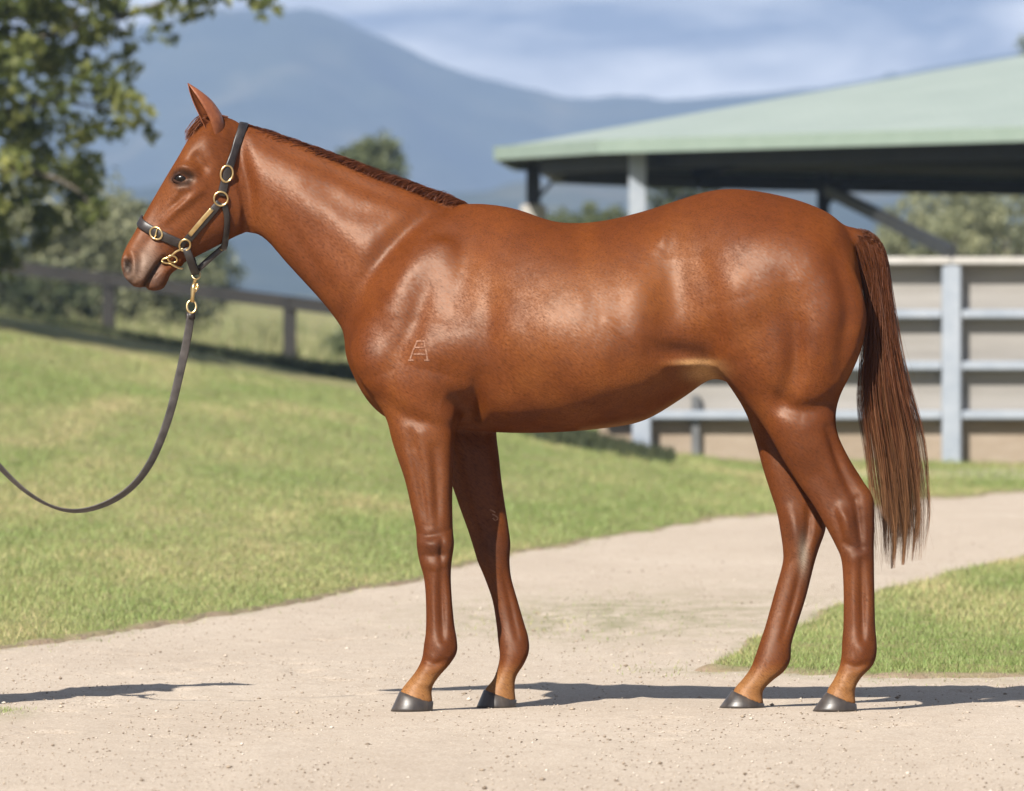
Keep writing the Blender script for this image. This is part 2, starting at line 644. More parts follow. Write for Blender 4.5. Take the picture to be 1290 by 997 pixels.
def hill(name, d0, outline, base, width, seed, rough):
    """ridge at distance d0 whose crest follows the skyline heights; a solid landform with slopes on both sides"""
    px = np.linspace(-2600, 3900, 330)
    ox, oy = np.array(outline, float).T
    cy = np.interp(px, ox, oy)
    k = np.ones(9) / 9
    cy = np.convolve(np.pad(cy, 4, mode='edge'), k, 'valid')
    X = (px - 645) * d0 / FPX
    zc = CAM_H - (cy - 422) * d0 / FPX
    t = np.linspace(-1, 1, 61)
    Xg, Tg = np.meshgrid(X, t, indexing='ij')
    prof = np.where(Tg < 0, (1 - np.abs(Tg) ** 1.25), (1 - np.abs(Tg) ** 1.6))
    Zg = base + (zc[:, None] - base) * prof
    Yg = d0 - CAM_D + Tg * width
    gul = fbm(Xg / (width * .16), Yg / (width * .30), 5, seed) - .5
    Zg = Zg + gul * (zc[:, None] - base) * rough * (1 - np.abs(Tg)) * np.minimum(1, np.abs(Tg) * 5 + .12)
    idx = np.arange(Xg.size).reshape(Xg.shape)
    F = np.stack([idx[:-1, :-1], idx[1:, :-1], idx[1:, 1:], idx[:-1, 1:]], -1).reshape(-1, 4)
    o = mesh_obj(name, np.stack([Xg, Yg, Zg], -1).reshape(-1, 3), F, HILLM, None, True)
    return tag(o, kind='structure')


hill('hills', 4300, [(-2600, 150), (-1500, 60), (-700, 90), (-300, 130), (0, 118), (90, 92), (150, 58), (230, 26), (300, 19), (360, 20), (430, 32),
                     (500, 54), (560, 80), (610, 102), (660, 117), (720, 124), (790, 127), (860, 124), (940, 119), (1010, 112), (1100, 96), (1250, 70), (1500, 40), (2000, 80), (2700, 30), (3900, 120)],
     4, 700, 5, .95)
hill('hills', 2500, [(-2600, 260), (-900, 300), (0, 285), (120, 262), (260, 240), (380, 232), (520, 252), (640, 246), (760, 232), (900, 228), (1050, 240), (1200, 225), (1290, 232), (1700, 210), (2600, 260), (3900, 250)],
     3, 420, 15, .9)


# ------------------------------------------------------------------ trees
def bark(name, a=(0.09, 0.07, 0.055), b=(0.20, 0.165, 0.13)):
    return mottled(name, a, b, 9, .9, .7, .02, aniso=(1, 1, .25))


BARK = bark('tree_bark')


def leaf_mat(name, dark, mid, light, trans=.25):
    m = Mat(name, mid, .55, 0, .35)
    c = m.ramp(m.attr('tone').outputs['Fac'], [(0.0, dark), (0.5, mid), (1.0, light)])
    m.color(c)
    tr = m.n.new('ShaderNodeBsdfTranslucent')
    m.l.new(c, tr.inputs['Color'])
    mx = m.n.new('ShaderNodeMixShader')
    mx.inputs[0].default_value = trans
    m.l.new(m.b.outputs[0], mx.inputs[1])
    m.l.new(tr.outputs[0], mx.inputs[2])
    m.l.new(mx.outputs[0], m.n['Material Output'].inputs['Surface'])
    return m.m


def leaves(centres, radii, per, size, seed, flat=.8):
    """leaf-shaped quads through the volume of many small clumps"""
    g = np.random.default_rng(seed)
    cs, rs = np.asarray(centres), np.asarray(radii)
    k = len(cs)
    n = k * per
    ci = np.repeat(np.arange(k), per)
    p = g.normal(size=(n, 3))
    p /= np.linalg.norm(p, axis=1, keepdims=True)
    p *= (g.random(n) ** .45)[:, None]
    p[:, 2] *= flat
    c0 = cs[ci] + p * rs[ci][:, None]
    d = g.normal(size=(n, 3))
    d[:, 2] -= .35
    d /= np.linalg.norm(d, axis=1, keepdims=True)
    s = np.cross(d, g.normal(size=(n, 3)))
    s /= np.linalg.norm(s, axis=1, keepdims=True)
    L = (size * g.uniform(.6, 1.35, n))[:, None]
    V = np.stack([c0 - d * L * .5, c0 + s * L * .30, c0 + d * L * .5, c0 - s * L * .30], 1).reshape(-1, 3)
    F = np.arange(n * 4).reshape(-1, 4)
    ct = g.random(k)
    tone = np.clip(ct[ci] * .55 + g.random(n) * .5 - .02, 0, 1)
    return V, F, np.repeat(tone, 4)


def tree(name, x, y, h, rx, rz, zc, n_clump, per, lsize, lm, label, seed, group=None, trunk_r=.12, clump=.3, lean=0.0, cat='tree'):
    g = np.random.default_rng(seed)
    z0 = float(ground_z(np.array([x]), np.array([y]))[0])
    root = empty(name, (x, y, z0), label, cat, group)
    cen = np.array([x + lean, y, z0 + zc])
    # clump centres through an uneven crown
    C, Rr = [], []
    lob = g.normal(size=(7, 3))
    lob /= np.linalg.norm(lob, axis=1, keepdims=True)
    la = g.uniform(-.22, .30, 7)
    while len(C) < n_clump:
        q = g.normal(size=3)
        q /= np.linalg.norm(q)
        amp = 1 + sum(a * max(0, q @ l) ** 3 for a, l in zip(la, lob))
        r = g.random() ** .38 * amp
        C.append(cen + q * r * np.array([rx, rx, rz]))
        Rr.append(clump * g.uniform(.55, 1.3))
    C = np.array(C)
    mb = MB()
    base = Vector((x, y, z0 - .1))
    top = Vector(cen) + Vector((0, 0, rz * .2))
    mid = base.lerp(top, .5) + Vector((g.normal() * .08 * rx, g.normal() * .08 * rx, 0))
    mb.tube([base, base.lerp(mid, .5), mid, mid.lerp(top, .5), top],
            [trunk_r * 1.25, trunk_r, trunk_r * .85, trunk_r * .55, trunk_r * .2], 9)
    mb.build('trunk', BARK, root, True)
    ml = MB()
    for i in g.choice(len(C), min(16, len(C)), replace=False):
        t = g.uniform(.35, .9)
        a = base.lerp(top, t)
        e = Vector(C[i])
        ml.tube([a, a.lerp(e, .5) + Vector((0, 0, .08 * rz)), e], [trunk_r * .42, trunk_r * .25, trunk_r * .08], 6)
    ml.build('limbs', BARK, root, True)
    V, F, T = leaves(C, Rr, per, lsize, seed + 1)
    mesh_obj('crown', V, F, lm, root, False, {'tone': T})
    return root


LEAF_BRIGHT = leaf_mat('broad_leaf', (0.075, 0.105, 0.026), (0.205, 0.240, 0.066), (0.54, 0.53, 0.17), .48)
LEAF_GREY = leaf_mat('grey_green_leaf', (0.145, 0.160, 0.090), (0.290, 0.305, 0.165), (0.45, 0.44, 0.25))
LEAF_DARK = leaf_mat('dark_leaf', (0.040, 0.058, 0.026), (0.085, 0.108, 0.048), (0.15, 0.17, 0.08))
LEAF_MID = leaf_mat('mid_leaf', (0.080, 0.105, 0.042), (0.160, 0.190, 0.080), (0.27, 0.29, 0.13))


def xat(px, d):
    return (px - 645) * d / FPX


# the broad-leaved tree whose branches hang in over the mound
def big_tree():
    g = np.random.default_rng(91)
    d = 80.0
    x0, y0 = xat(-210, d), d - CAM_D
    z0 = float(ground_z(np.array([x0]), np.array([y0]))[0])
    root = empty('broadleaf_tree', (x0, y0, z0), 'broad-leaved tree with pale spotted foliage overhanging the grassy mound', 'tree')
    base = Vector((x0, y0, z0 - .1))
    MB().tube([base, base + Vector((.05, 0, 1.3)), base + Vector((.1, .05, 2.6)), base + Vector((.0, .1, 4.2)), base + Vector((.1, .1, 6.6))],
              [.28, .23, .20, .15, .05], 12).build('trunk', BARK, root, True)
    ml, C, Rr = MB(), [], []

    def q(px, py, dy=0.0):
        s = (d + dy) / FPX
        return np.array([(px - 645) * s, y0 + dy, CAM_H - (py - 422) * s])
    limbs = [([(-200, 150), (-60, 90), (60, 45), (170, 15), (260, -12), (345, 8)], .05),
             ([(-200, 210), (-60, 160), (50, 130), (120, 135), (185, 150)], .045),
             ([(-205, 250), (-70, 220), (30, 215), (90, 235), (120, 265)], .04),
             ([(-200, 120), (-120, -20), (0, -120), (150, -190), (280, -230)], .06),
             ([(-200, 120), (-220, -60), (-240, -220), (-220, -330)], .07),
             ([(-200, 180), (-330, 90), (-480, 40), (-600, 60)], .06),
             ([(-200, 240), (-330, 230), (-430, 260)], .05)]
    for pts, r in limbs:
        cv = catmull(pts, 5)
        dys = np.linspace(0, g.normal() * .5, len(cv))
        P3 = [Vector(q(a, b2, e)) for (a, b2), e in zip(cv, dys)]
        ml.tube(P3, list(np.linspace(r, .006, len(cv))), 7)
    ml.build('limbs', BARK, root, True)
    # leaf clumps: dense behind the left edge of the view, thinning towards the tips
    dens = [(-420, 330, 130), (-260, 330, 160), (0, 0, 0)]
    n = 0
    while n < 1000:
        px, py = g.uniform(-480, 210), g.uniform(-420, 335)
        # thin out to the right and below
        lim = np.interp(py, [-420, -200, 0, 60, 130, 190, 250, 300, 320], [60, 190, 160, 140, 165, 125, 105, 120, 60])
        if px > lim + g.normal() * 14:
            continue
        if px > 0 and g.random() < .06 + .40 * (px / max(lim, 1)):
            continue
        if py > 150 and px > -40 and g.random() < .20:
            continue
        C.append(q(px, py, g.normal() * 1.0))
        Rr.append(g.uniform(.14, .30))
        n += 1
    for px, py, k in ((150, 8, 7), (190, 14, 6), (228, 8, 6), (262, 4, 5), (300, 0, 5), (330, 4, 4), (343, 14, 3), (205, 42, 4), (255, 22, 2),
                      (160, 60, 4), (178, 150, 3), (195, 165, 2), (150, 165, 3), (165, 45, 4), (135, 35, 6), (120, 90, 5), (230, -6, 4)):
        for i in range(k):
            C.append(q(px + g.normal() * 9, py + g.normal() * 6, g.normal() * .12))
            Rr.append(g.uniform(.05, .11))
    C, Rr = np.array(C), np.array(Rr)
    nb = 1000
    V1, F1, T1 = leaves(C[:nb], Rr[:nb], 64, .115, 5)
    V2, F2, T2 = leaves(C[nb:], Rr[nb:], 8, .120, 6)
    mesh_obj('crown', np.vstack([V1, V2]), np.vstack([F1, F2 + len(V1)]), LEAF_BRIGHT, root, False, {'tone': np.r_[T1, T2]})


big_tree()

GT = 'trees growing beyond the paddock rail'
for (px, d, top, rx, rz, lm, lab, sd, nc, cl) in (
        (60, 128, 205, 1.35, 1.55, LEAF_GREY, 'grey-green bushy tree behind the dark rail under the overhanging branches', 31, 150, .34),
        (165, 135, 235, 1.25, 1.35, LEAF_GREY, 'pale grey-green bushy tree behind the dark rail and the muzzle of the horse', 32, 150, .32),
        (-110, 125, 190, 1.6, 1.7, LEAF_MID, 'mid green bushy tree at the left end of the dark rail', 33, 150, .36),
        (245, 150, 305, .95, .62, LEAF_DARK, 'low dark green bush behind the dark rail under the chin of the horse', 34, 90, .26),
        (30, 118, 330, 1.2, .50, LEAF_DARK, 'low dark shrub beneath the trees at the dark rail', 35, 90, .24),
        (470, 190, 170, .78, .82, LEAF_MID, 'small round green tree rising behind the mane of the horse', 36, 130, .22),
        (440, 112, 405, .26, .40, LEAF_MID, 'narrow green shrub at the rail behind the chest of the horse', 37, 50, .14),
        (740, 150, 262, .9, .45, LEAF_MID, 'low green shrub behind the back of the horse beside the shelter', 38, 90, .2),
        (862, 150, 208, .75, 1.6, LEAF_DARK, 'dark green tree seen beneath the shelter roof above the croup', 39, 120, .28),
        (1185, 165, 240, 1.5, 1.2, LEAF_GREY, 'grey-green spreading tree behind the steel yard fence', 40, 170, .34),
        (1270, 150, 226, 1.5, 1.4, LEAF_GREY, 'tall grey-green tree at the far end behind the yard fence', 41, 170, .34),
        (1430, 155, 235, 1.9, 1.5, LEAF_GREY, 'broad grey-green tree beyond the end of the yard fence', 42, 150, .36),
        (1345, 175, 15, 1.15, 2.4, LEAF_MID, 'tall green tree showing above the shelter roof', 43, 170, .34)):
    x, y = xat(px, d), d - CAM_D
    zg = float(ground_z(np.array([x]), np.array([y]))[0])
    ztop = CAM_H - (top - 422) * d / FPX
    zc = ztop - rz - zg
    tree('shrub' if rz < .65 else 'bushy_tree', x, y, 0, rx, rz, zc, nc, 60, .115 if rz > .65 else .085, lm, lab, sd, GT,
         trunk_r=.10 if rz > .65 else .035, clump=cl, cat='shrub' if rz < .65 else 'tree')

# rough paddock growth behind the rail: tall seeding grass
g = np.random.default_rng(8)
n = 60000
d = g.uniform(104, 190, n)
x = g.uniform(-.105, .02, n) * d
y = d - CAM_D
h = g.uniform(.14, .55, n) * (.3 + 1.2 * fbm(x * .5, y * .2, 3, 5))
w = g.uniform(.02, .05, n)
z = ground_z(x, y) - .01
an, la = g.random(n) * 6.28, g.random(n) * 6.28
V = np.stack([np.stack([x - np.cos(an) * w, y - np.sin(an) * w, z], 1), np.stack([x + np.cos(an) * w, y + np.sin(an) * w, z], 1),
              np.stack([x + np.cos(la) * h * .4, y + np.sin(la) * h * .4, z + h], 1)], 1).reshape(-1, 3)
m = Mat('tall_grass', (0.2, 0.22, 0.09), .7, 0, .2)
m.color(m.ramp(m.attr('tone').outputs['Fac'], [(0.0, (0.17, 0.20, 0.075)), (0.5, (0.28, 0.29, 0.125)), (1.0, (0.40, 0.36, 0.19))]))
o = mesh_obj('tall_grass', V, np.arange(n * 3).reshape(-1, 3), m.m, None, False, {'tone': np.repeat(g.random(n), 3)})
tag(o, 'rough pale tall grass in the paddock behind the dark rail', 'grass', kind='stuff')

# dark blades stand in for the shade band along the mound's brow
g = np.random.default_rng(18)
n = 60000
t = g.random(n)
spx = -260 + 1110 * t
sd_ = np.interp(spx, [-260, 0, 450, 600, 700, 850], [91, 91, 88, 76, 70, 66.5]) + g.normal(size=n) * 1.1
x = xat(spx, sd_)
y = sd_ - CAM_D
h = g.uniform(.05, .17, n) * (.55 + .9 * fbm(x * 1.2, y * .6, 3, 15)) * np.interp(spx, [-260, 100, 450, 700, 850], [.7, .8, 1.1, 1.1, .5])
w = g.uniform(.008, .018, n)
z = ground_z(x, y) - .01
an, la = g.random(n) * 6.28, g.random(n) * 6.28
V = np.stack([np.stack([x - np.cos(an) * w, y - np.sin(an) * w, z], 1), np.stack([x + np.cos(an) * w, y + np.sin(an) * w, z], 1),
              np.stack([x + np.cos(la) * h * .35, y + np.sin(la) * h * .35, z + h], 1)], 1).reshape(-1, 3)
m = Mat('shade_band_grass', (0.04, 0.05, 0.02), .7, 0, .2)
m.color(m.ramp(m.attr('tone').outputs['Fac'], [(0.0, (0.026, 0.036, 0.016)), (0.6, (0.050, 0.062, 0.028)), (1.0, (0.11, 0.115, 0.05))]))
o = mesh_obj('shade_band_grass', V, np.arange(n * 3).reshape(-1, 3), m.m, None, False, {'tone': np.repeat(g.random(n), 3)})
tag(o, 'dark grass strip standing in for a band of shade along the brow of the mound', 'grass', kind='stuff')

# ------------------------------------------------------------------ dark timber rail fence on the mound
DARKWOOD = mottled('dark_stained_timber', (0.010, 0.009, 0.008), (0.026, 0.022, 0.019), 6, .75, .5, .006, aniso=(.3, 1, 1))
fence = empty('rail_fence', (xat(250, 99), 99 - CAM_D, 0), 'dark stained timber rail fence along the top of the grassy mound', 'fence')
fpts = []
for i, px in enumerate((-560, -320, -91, 137, 365, 590, 812)):
    dd_ = 103 - (px - 137) / 228 * 1.9
    rail_y = 347 + (px - 137) * (381 - 352) / 228
    fpts.append((px, dd_, rail_y))
tops = []
for px, dd_, ry in fpts:
    x, y = xat(px, dd_), dd_ - CAM_D
    zt = CAM_H - (ry - 422) * dd_ / FPX
    zg = float(ground_z(np.array([x]), np.array([y]))[0])
    zt = max(zt, zg + .55)
    tops.append(Vector((x, y, zt)))
    MB().box((x - .085, y - .055, zg - .3), (x + .085, y + .055, zt + .02), c=.012).build('post', DARKWOOD, fence)
for a, b2 in zip(tops[:-1], tops[1:]):
    o_ = Vector((0, -.075, 0))
    for dz, hh in ((-.055, .17),):
        MB().beam(a + o_ + Vector((.004, 0, dz)), b2 + o_ + Vector((-.004, 0, dz)), .04, hh).build('rail', DARKWOOD, fence)

# ------------------------------------------------------------------ steel-framed yard fence
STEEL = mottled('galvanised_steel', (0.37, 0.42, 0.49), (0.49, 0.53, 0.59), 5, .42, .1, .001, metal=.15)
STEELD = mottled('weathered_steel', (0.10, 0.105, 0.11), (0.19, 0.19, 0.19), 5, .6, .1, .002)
CAPM = mottled('fence_cap', (0.50, 0.47, 0.43), (0.62, 0.59, 0.55), 5, .6, .1, .002)
m = Mat('fence_panel', (0.4, 0.36, 0.32), .8, 0, .3)
f1 = m.noise(2.2, 6, .65, (.25, 1, 3))
m.color(m.ramp(f1, [(0.3, (0.300, 0.280, 0.255)), (0.7, (0.42, 0.395, 0.365))]))
m.bump(m.noise(30, 3, .6, (.2, 1, 1)), .4, .004)
PANELM = m.m
m = Mat('fence_panel_lower', (0.4, 0.33, 0.26), .85, 0, .2)
f1 = m.noise(3, 6, .65, (.5, 1, 2))
m.color(m.ramp(f1, [(0.3, (0.32, 0.245, 0.175)), (0.7, (0.46, 0.38, 0.30))]))
m.bump(m.noise(20, 3, .6), .4, .004)
PANELB = m.m
DF = 69.0
yard = empty('yard_fence', (xat(1198, DF), DF - CAM_D, 0), 'solid yard fence with pale steel posts and rails behind the hindquarters', 'fence')


def fz(py, d=DF):
    return CAM_H - (py - 422) * d / FPX


YF = DF - CAM_D
posts = [745, 808, 1003, 1198, 1393, 1588, 1783]
rail_rows = [(396, 11), (461, 11), (523, 11)]
for i, px in enumerate(posts):
    if i == 0:
        continue
    x = xat(px, DF)
    MB().box((x - .082, YF - .13, -.15), (x + .082, YF + .03, fz(327)), c=.012).build('post', STEEL, yard)
for a, b2 in zip(posts[:-1], posts[1:]):
    xa, xb = xat(a, DF) + .084, xat(b2, DF) - .084
    for py, hp in rail_rows:
        z1, z0 = fz(py - hp / 2 - .5), fz(py + hp / 2 + .5)
        MB().box((xa, YF - .115, z0), (xb, YF + .02, z1), c=.014).build('rail', STEEL, yard)
    MB().box((xa - .080, YF - .15, fz(334)), (xb + .080, YF + .06, fz(324)), c=.012).build('cap_rail', CAPM, yard)
    lv = [335, 389, 390.5, 402.5, 454, 468, 516, 530, 590]
    for top, bot, mt in ((335, 389, PANELM), (403, 454, PANELM), (468, 516, PANELM), (530, 592, PANELB)):
        MB().box((xa - .02, YF + .022, fz(bot + 9)), (xb + .02, YF + .05, fz(top - 8)), c=0).build('panel', mt, yard)
    if a in (808,):
        xm = xat(876, DF)
        MB().box((xm - .035, YF - .05, -.15), (xm + .035, YF - .004 + .02, fz(498))).build('stay', STEELD, yard)

# ------------------------------------------------------------------ open shelter with the green roof
ROOFM = Mat('pale_green_roof', (0.42, 0.56, 0.48), .45, 0, .4)
wv = ROOFM.n.new('ShaderNodeTexWave')
wv.wave_type = 'BANDS'
wv.inputs['Scale'].default_value = 2.2
ROOFM.l.new(ROOFM.coord('Object'), wv.inputs['Vector'])
ROOFM.color(ROOFM.ramp(ROOFM.noise(1.2, 5), [(0.3, (0.315, 0.375, 0.325)), (0.7, (0.365, 0.425, 0.370))]))
ROOFM.bump(wv.outputs['Fac'], .10, .012)
FASCIA = mottled('green_fascia', (0.27, 0.345, 0.285), (0.31, 0.385, 0.325), 3, .5, .05)
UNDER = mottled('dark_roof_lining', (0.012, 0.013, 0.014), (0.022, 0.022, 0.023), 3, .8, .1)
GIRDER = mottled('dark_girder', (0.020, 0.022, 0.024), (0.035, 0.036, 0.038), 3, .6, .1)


def ep(px, py, z):
    """plan position on a pixel at a known height"""
    d = (z - CAM_H) * FPX / (422 - py)
    return Vector((xat(px, d), d - CAM_D, z))


EZ = 3.44
A, B = ep(627, 192.5, EZ), ep(757, 184, EZ)
C = ep(1290, 168, EZ)
C = B + (C - B) * 1.25
A2, F2, G2 = ep(652, 206.5, EZ), ep(830, 215, EZ), ep(1290, 225, EZ)
apex = Vector((11.6, (A2.y + A.y) / 2 + 1.0, 5.62))
cx = 11.6
D_, E_ = Vector((cx * 2 - C.x, C.y + .3, EZ)), Vector((cx * 2 - B.x, B.y, EZ))
H_, I_ = Vector((cx * 2 - A2.x, A2.y, EZ)), Vector((cx * 2 - G2.x, G2.y, EZ))
ring = [A, B, C, D_, E_, H_, I_, G2, F2, A2]
shelter = empty('open_shelter', (apex.x, apex.y, 0), 'large open-sided shelter with a pale green hipped metal roof on steel posts', 'shelter')
n = len(ring)
TH = Vector((0, 0, .06))
for i in range(n):
    a, b2 = ring[i], ring[(i + 1) % n]
    b = MB()
    b.add([a + TH, b2 + TH, apex + TH, a, b2, apex], [(0, 1, 2), (5, 4, 3)])
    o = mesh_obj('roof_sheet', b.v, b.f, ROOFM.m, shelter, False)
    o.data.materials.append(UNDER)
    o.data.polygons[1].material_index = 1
    # fascia, gutter lip
    out = Vector(((b2 - a).y, -(b2 - a).x, 0)).normalized() * .05
    if (a + out - apex).length < (a - apex).length:
        out = -out
    MB().beam(a + out * .5 + Vector((0, 0, -.01)), b2 + out * .5 + Vector((0, 0, -.01)), .05, .17).build('fascia', FASCIA, shelter)
# eave beams and rafters under the roof
for i in range(n):
    a, b2 = ring[i], ring[(i + 1) % n]
    ia, ib = a.lerp(Vector((apex.x, apex.y, EZ)), .05), b2.lerp(Vector((apex.x, apex.y, EZ)), .05)
    dn = Vector((0, 0, -.16))
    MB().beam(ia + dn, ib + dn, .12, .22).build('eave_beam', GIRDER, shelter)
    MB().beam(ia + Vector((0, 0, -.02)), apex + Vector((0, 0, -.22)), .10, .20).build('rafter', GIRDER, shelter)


def shelter_post(px, d, mat, w, braces=(), foot=None):
    x, y = xat(px, d), d - CAM_D
    zt = EZ - .05
    zg = float(ground_z(np.array([x]), np.array([y]))[0]) - .1
    MB().box((x - w / 2, y - w / 2, zg), (x + w / 2, y + w / 2, zt), c=.01).build('post', mat, shelter)
    for s in braces:
        MB().beam((x + s * w * .4, y, zt - .42), (x + s * .42, y, zt - .03), .05, .06, up=(0, 1, 0)).build('brace', mat, shelter)
    if foot:
        MB().box((x - w * .9, y - w * .9, zg), (x + w * .9, y + w * .9, foot), c=.02).build('footing', CAPM, shelter)


kq = (ep(803, 183, EZ).y - B.y) / (C.y - B.y)
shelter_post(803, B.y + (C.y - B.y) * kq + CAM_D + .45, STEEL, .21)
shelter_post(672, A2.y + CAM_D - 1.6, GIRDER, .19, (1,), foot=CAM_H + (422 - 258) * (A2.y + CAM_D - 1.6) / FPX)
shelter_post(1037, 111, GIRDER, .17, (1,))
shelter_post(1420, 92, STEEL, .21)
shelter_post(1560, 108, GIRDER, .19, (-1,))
MB().beam(ep(1043, 240, 2.93), ep(1200, 318, 2.05), .10, .14).build('diagonal_strut', GIRDER, shelter)
# ------------------------------------------------------------------ the horse
def hcat(rows, sub=4):
    return catmull(rows, sub)


def loft(rows, n=40, sub=4):
    """rows: Tx,Ty,Bx,By (photo pixels), yc, w, tmax, pu, pl -> verts, faces (closed)"""
    a = hcat(rows, sub)
    V, F = [], []
    for r in a:
        tx, ty, bx, by, yc, w, tm, pu, pl = r
        w = max(w, 0.003)
        for k in range(n):
            th = 2 * math.pi * k / n
            t = (1 - math.cos(th)) / 2
            if t < tm:
                u = abs((tm - t) / tm)
                g = max(0.0, 1 - u ** pu) ** (1 / pu)
            else:
                u = abs((t - tm) / (1 - tm))
                g = max(0.0, 1 - u ** pl) ** (1 / pl)
            y = yc + (1 if math.sin(th) > 0 else -1) * w * g
            if k in (0, n // 2):
                y = yc
            p = P(tx + (bx - tx) * t, ty + (by - ty) * t, yc if abs(yc) > 0.03 else 0.0)
            V.append((p.x, y, p.z))
    m = len(a)
    for i in range(m - 1):
        for k in range(n):
            F.append((i * n + k, i * n + (k + 1) % n, (i + 1) * n + (k + 1) % n, (i + 1) * n + k))
    F.append(tuple(range(n))[::-1])
    F.append(tuple((m - 1) * n + k for k in range(n)))
    return V, F


def TB(rows, yc=0.0):
    return [(t[0], t[1], b[0], b[1], yc, w, tm, pu, pl) for t, b, w, tm, pu, pl in rows]


TRUNK = TB([
    ((1084, 345), (1091, 405), .05, .5, 2, 2),
    ((1074, 305), (1084, 445), .13, .52, 2, 2),
    ((1053, 274), (1060, 478), .200, .45, 2, 2),
    ((1015, 255), (1018, 492), .248, .45, 1.9, 2),
    ((970, 243), (968, 492), .266, .50, 1.8, 2),
    ((925, 237), (925, 486), .266, .52, 1.7, 2),
    ((890, 240.5), (898, 477), .250, .52, 1.7, 2),
    ((855, 251), (862, 501), .248, .55, 1.75, 2),
    ((805, 267), (810, 531), .278, .58, 1.75, 2.05),
    ((750, 279), (752, 541), .298, .60, 1.8, 2.1),
    ((700, 279), (700, 545), .296, .56, 1.8, 2.05),
    ((650, 262), (650, 546), .274, .57, 1.65, 2.05),
    ((605, 255), (608, 544), .245, .59, 1.5, 2.05),
    ((565, 259), (568, 540), .222, .60, 1.5, 2),
    ((525, 280), (528, 535), .206, .57, 1.55, 2),
    ((488, 312), (490, 529), .192, .54, 1.75, 2),
    ((461, 350), (463, 506), .168, .5, 2.1, 2),
    ((443, 388), (446, 476), .128, .5, 2.1, 2),
    ((433.5, 415), (435, 450), .05, .5, 2, 2),
])
NECK = TB([
    ((588, 258), (488, 486), .16, .55, 1.5, 2),
    ((562, 253), (448, 440), .165, .58, 1.5, 2),
    ((538, 245), (426, 408), .150, .58, 1.5, 2),
    ((505, 232), (412, 389), .128, .57, 1.5, 2),
    ((465, 217), (397, 371), .110, .56, 1.55, 2),
    ((425, 200), (378, 350), .097, .55, 1.6, 2),
    ((388, 185), (358, 328), .088, .54, 1.65, 2),
    ((352, 172), (340, 307), .081, .53, 1.7, 2),
    ((322, 162), (326, 296), .076, .50, 1.8, 2),
    ((298, 155), (312, 293), .072, .45, 1.9, 2),
])
HEAD = TB([
    ((312, 165), (322, 270), .055, .45, 2, 2),
    ((296, 152), (318, 286), .068, .4, 2.1, 2),
    ((275, 147), (309, 293), .080, .35, 2.2, 2),
    ((255, 157), (295, 299), .088, .32, 2.4, 2),
    ((238, 175), (280, 307), .094, .30, 2.5, 2.1),
    ((225, 197), (264, 315), .094, .32, 2.5, 2.1),
    ((214, 215), (250, 322), .084, .36, 2.4, 2.1),
    ((204, 232), (238, 328), .071, .40, 2.3, 2.1),
    ((193, 251), (227, 333), .060, .44, 2.2, 2.1),
    ((181, 272), (216, 336), .053, .46, 2.2, 2.2),
    ((169, 294), (207, 341), .050, .48, 2.3, 2.3),
    ((159, 311), (200, 349), .053, .50, 2.4, 2.3),
    ((153.5, 325), (191, 357), .054, .50, 2.4, 2.3),
    ((153, 336), (181, 362), .048, .50, 2.3, 2.3),
    ((156, 347), (172, 362), .030, .50, 2.1, 2.1),
    ((159, 352), (167, 360), .012, .50, 2, 2),
])
CHIN = TB([
    ((224, 318), (231, 334), .030, .5, 2, 2),
    ((208, 332), (216, 345), .036, .5, 2, 2),
    ((198, 341), (211.5, 354), .038, .5, 2.2, 2.2),
    ((190, 347), (206, 363), .038, .5, 2.2, 2.2),
    ((184.5, 353), (196, 366.5), .030, .5, 2.2, 2.2),
    ((182, 359), (187, 365.5), .014, .5, 2, 2),
])


def leg(rows, y0, y1, i1=None):
    """rows: front, rear, half width; the leg's centre goes from y0 to y1 down its length"""
    n = len(rows)
    out = []
    for i, (a, b, w) in enumerate(rows):
        t = min(1.0, i / (i1 or n - 1))
        out.append((a[0], a[1], b[0], b[1], y0 + (y1 - y0) * t, w, .5, 2.15, 2.15))
    return out


FORE_NEAR = leg([
    ((545, 300), (575, 302), .020),
    ((505, 335), (598, 335), .058),
    ((456, 390), (606, 390), .084),
    ((441, 435), (606, 435), .093),
    ((449, 472), (602, 470), .094),
    ((470, 503), (594, 502), .090),
    ((486, 528), (580, 528), .080),
    ((492, 550), (573.5, 550), .071),
    ((500, 575), (572.5, 575), .063),
    ((510, 605), (570.5, 603), .055),
    ((518, 638), (569.5, 636), .047),
    ((524.5, 668), (570, 666), .046),
    ((525.5, 688), (571.5, 686), .048),
    ((529, 708), (568.5, 708), .043),
    ((534.5, 728), (567.5, 728), .034),
    ((537, 757), (569, 757), .0275),
    ((537, 793), (572, 788), .028),
    ((534.5, 813), (575, 806), .034),
    ((532, 830), (575, 822), .037),
    ((525, 845), (566, 837), .034),
    ((515, 858), (552, 853), .031),
    ((507, 868), (544, 867), .034),
    ((503, 876), (545, 886), .040),
], -.125, -.125)
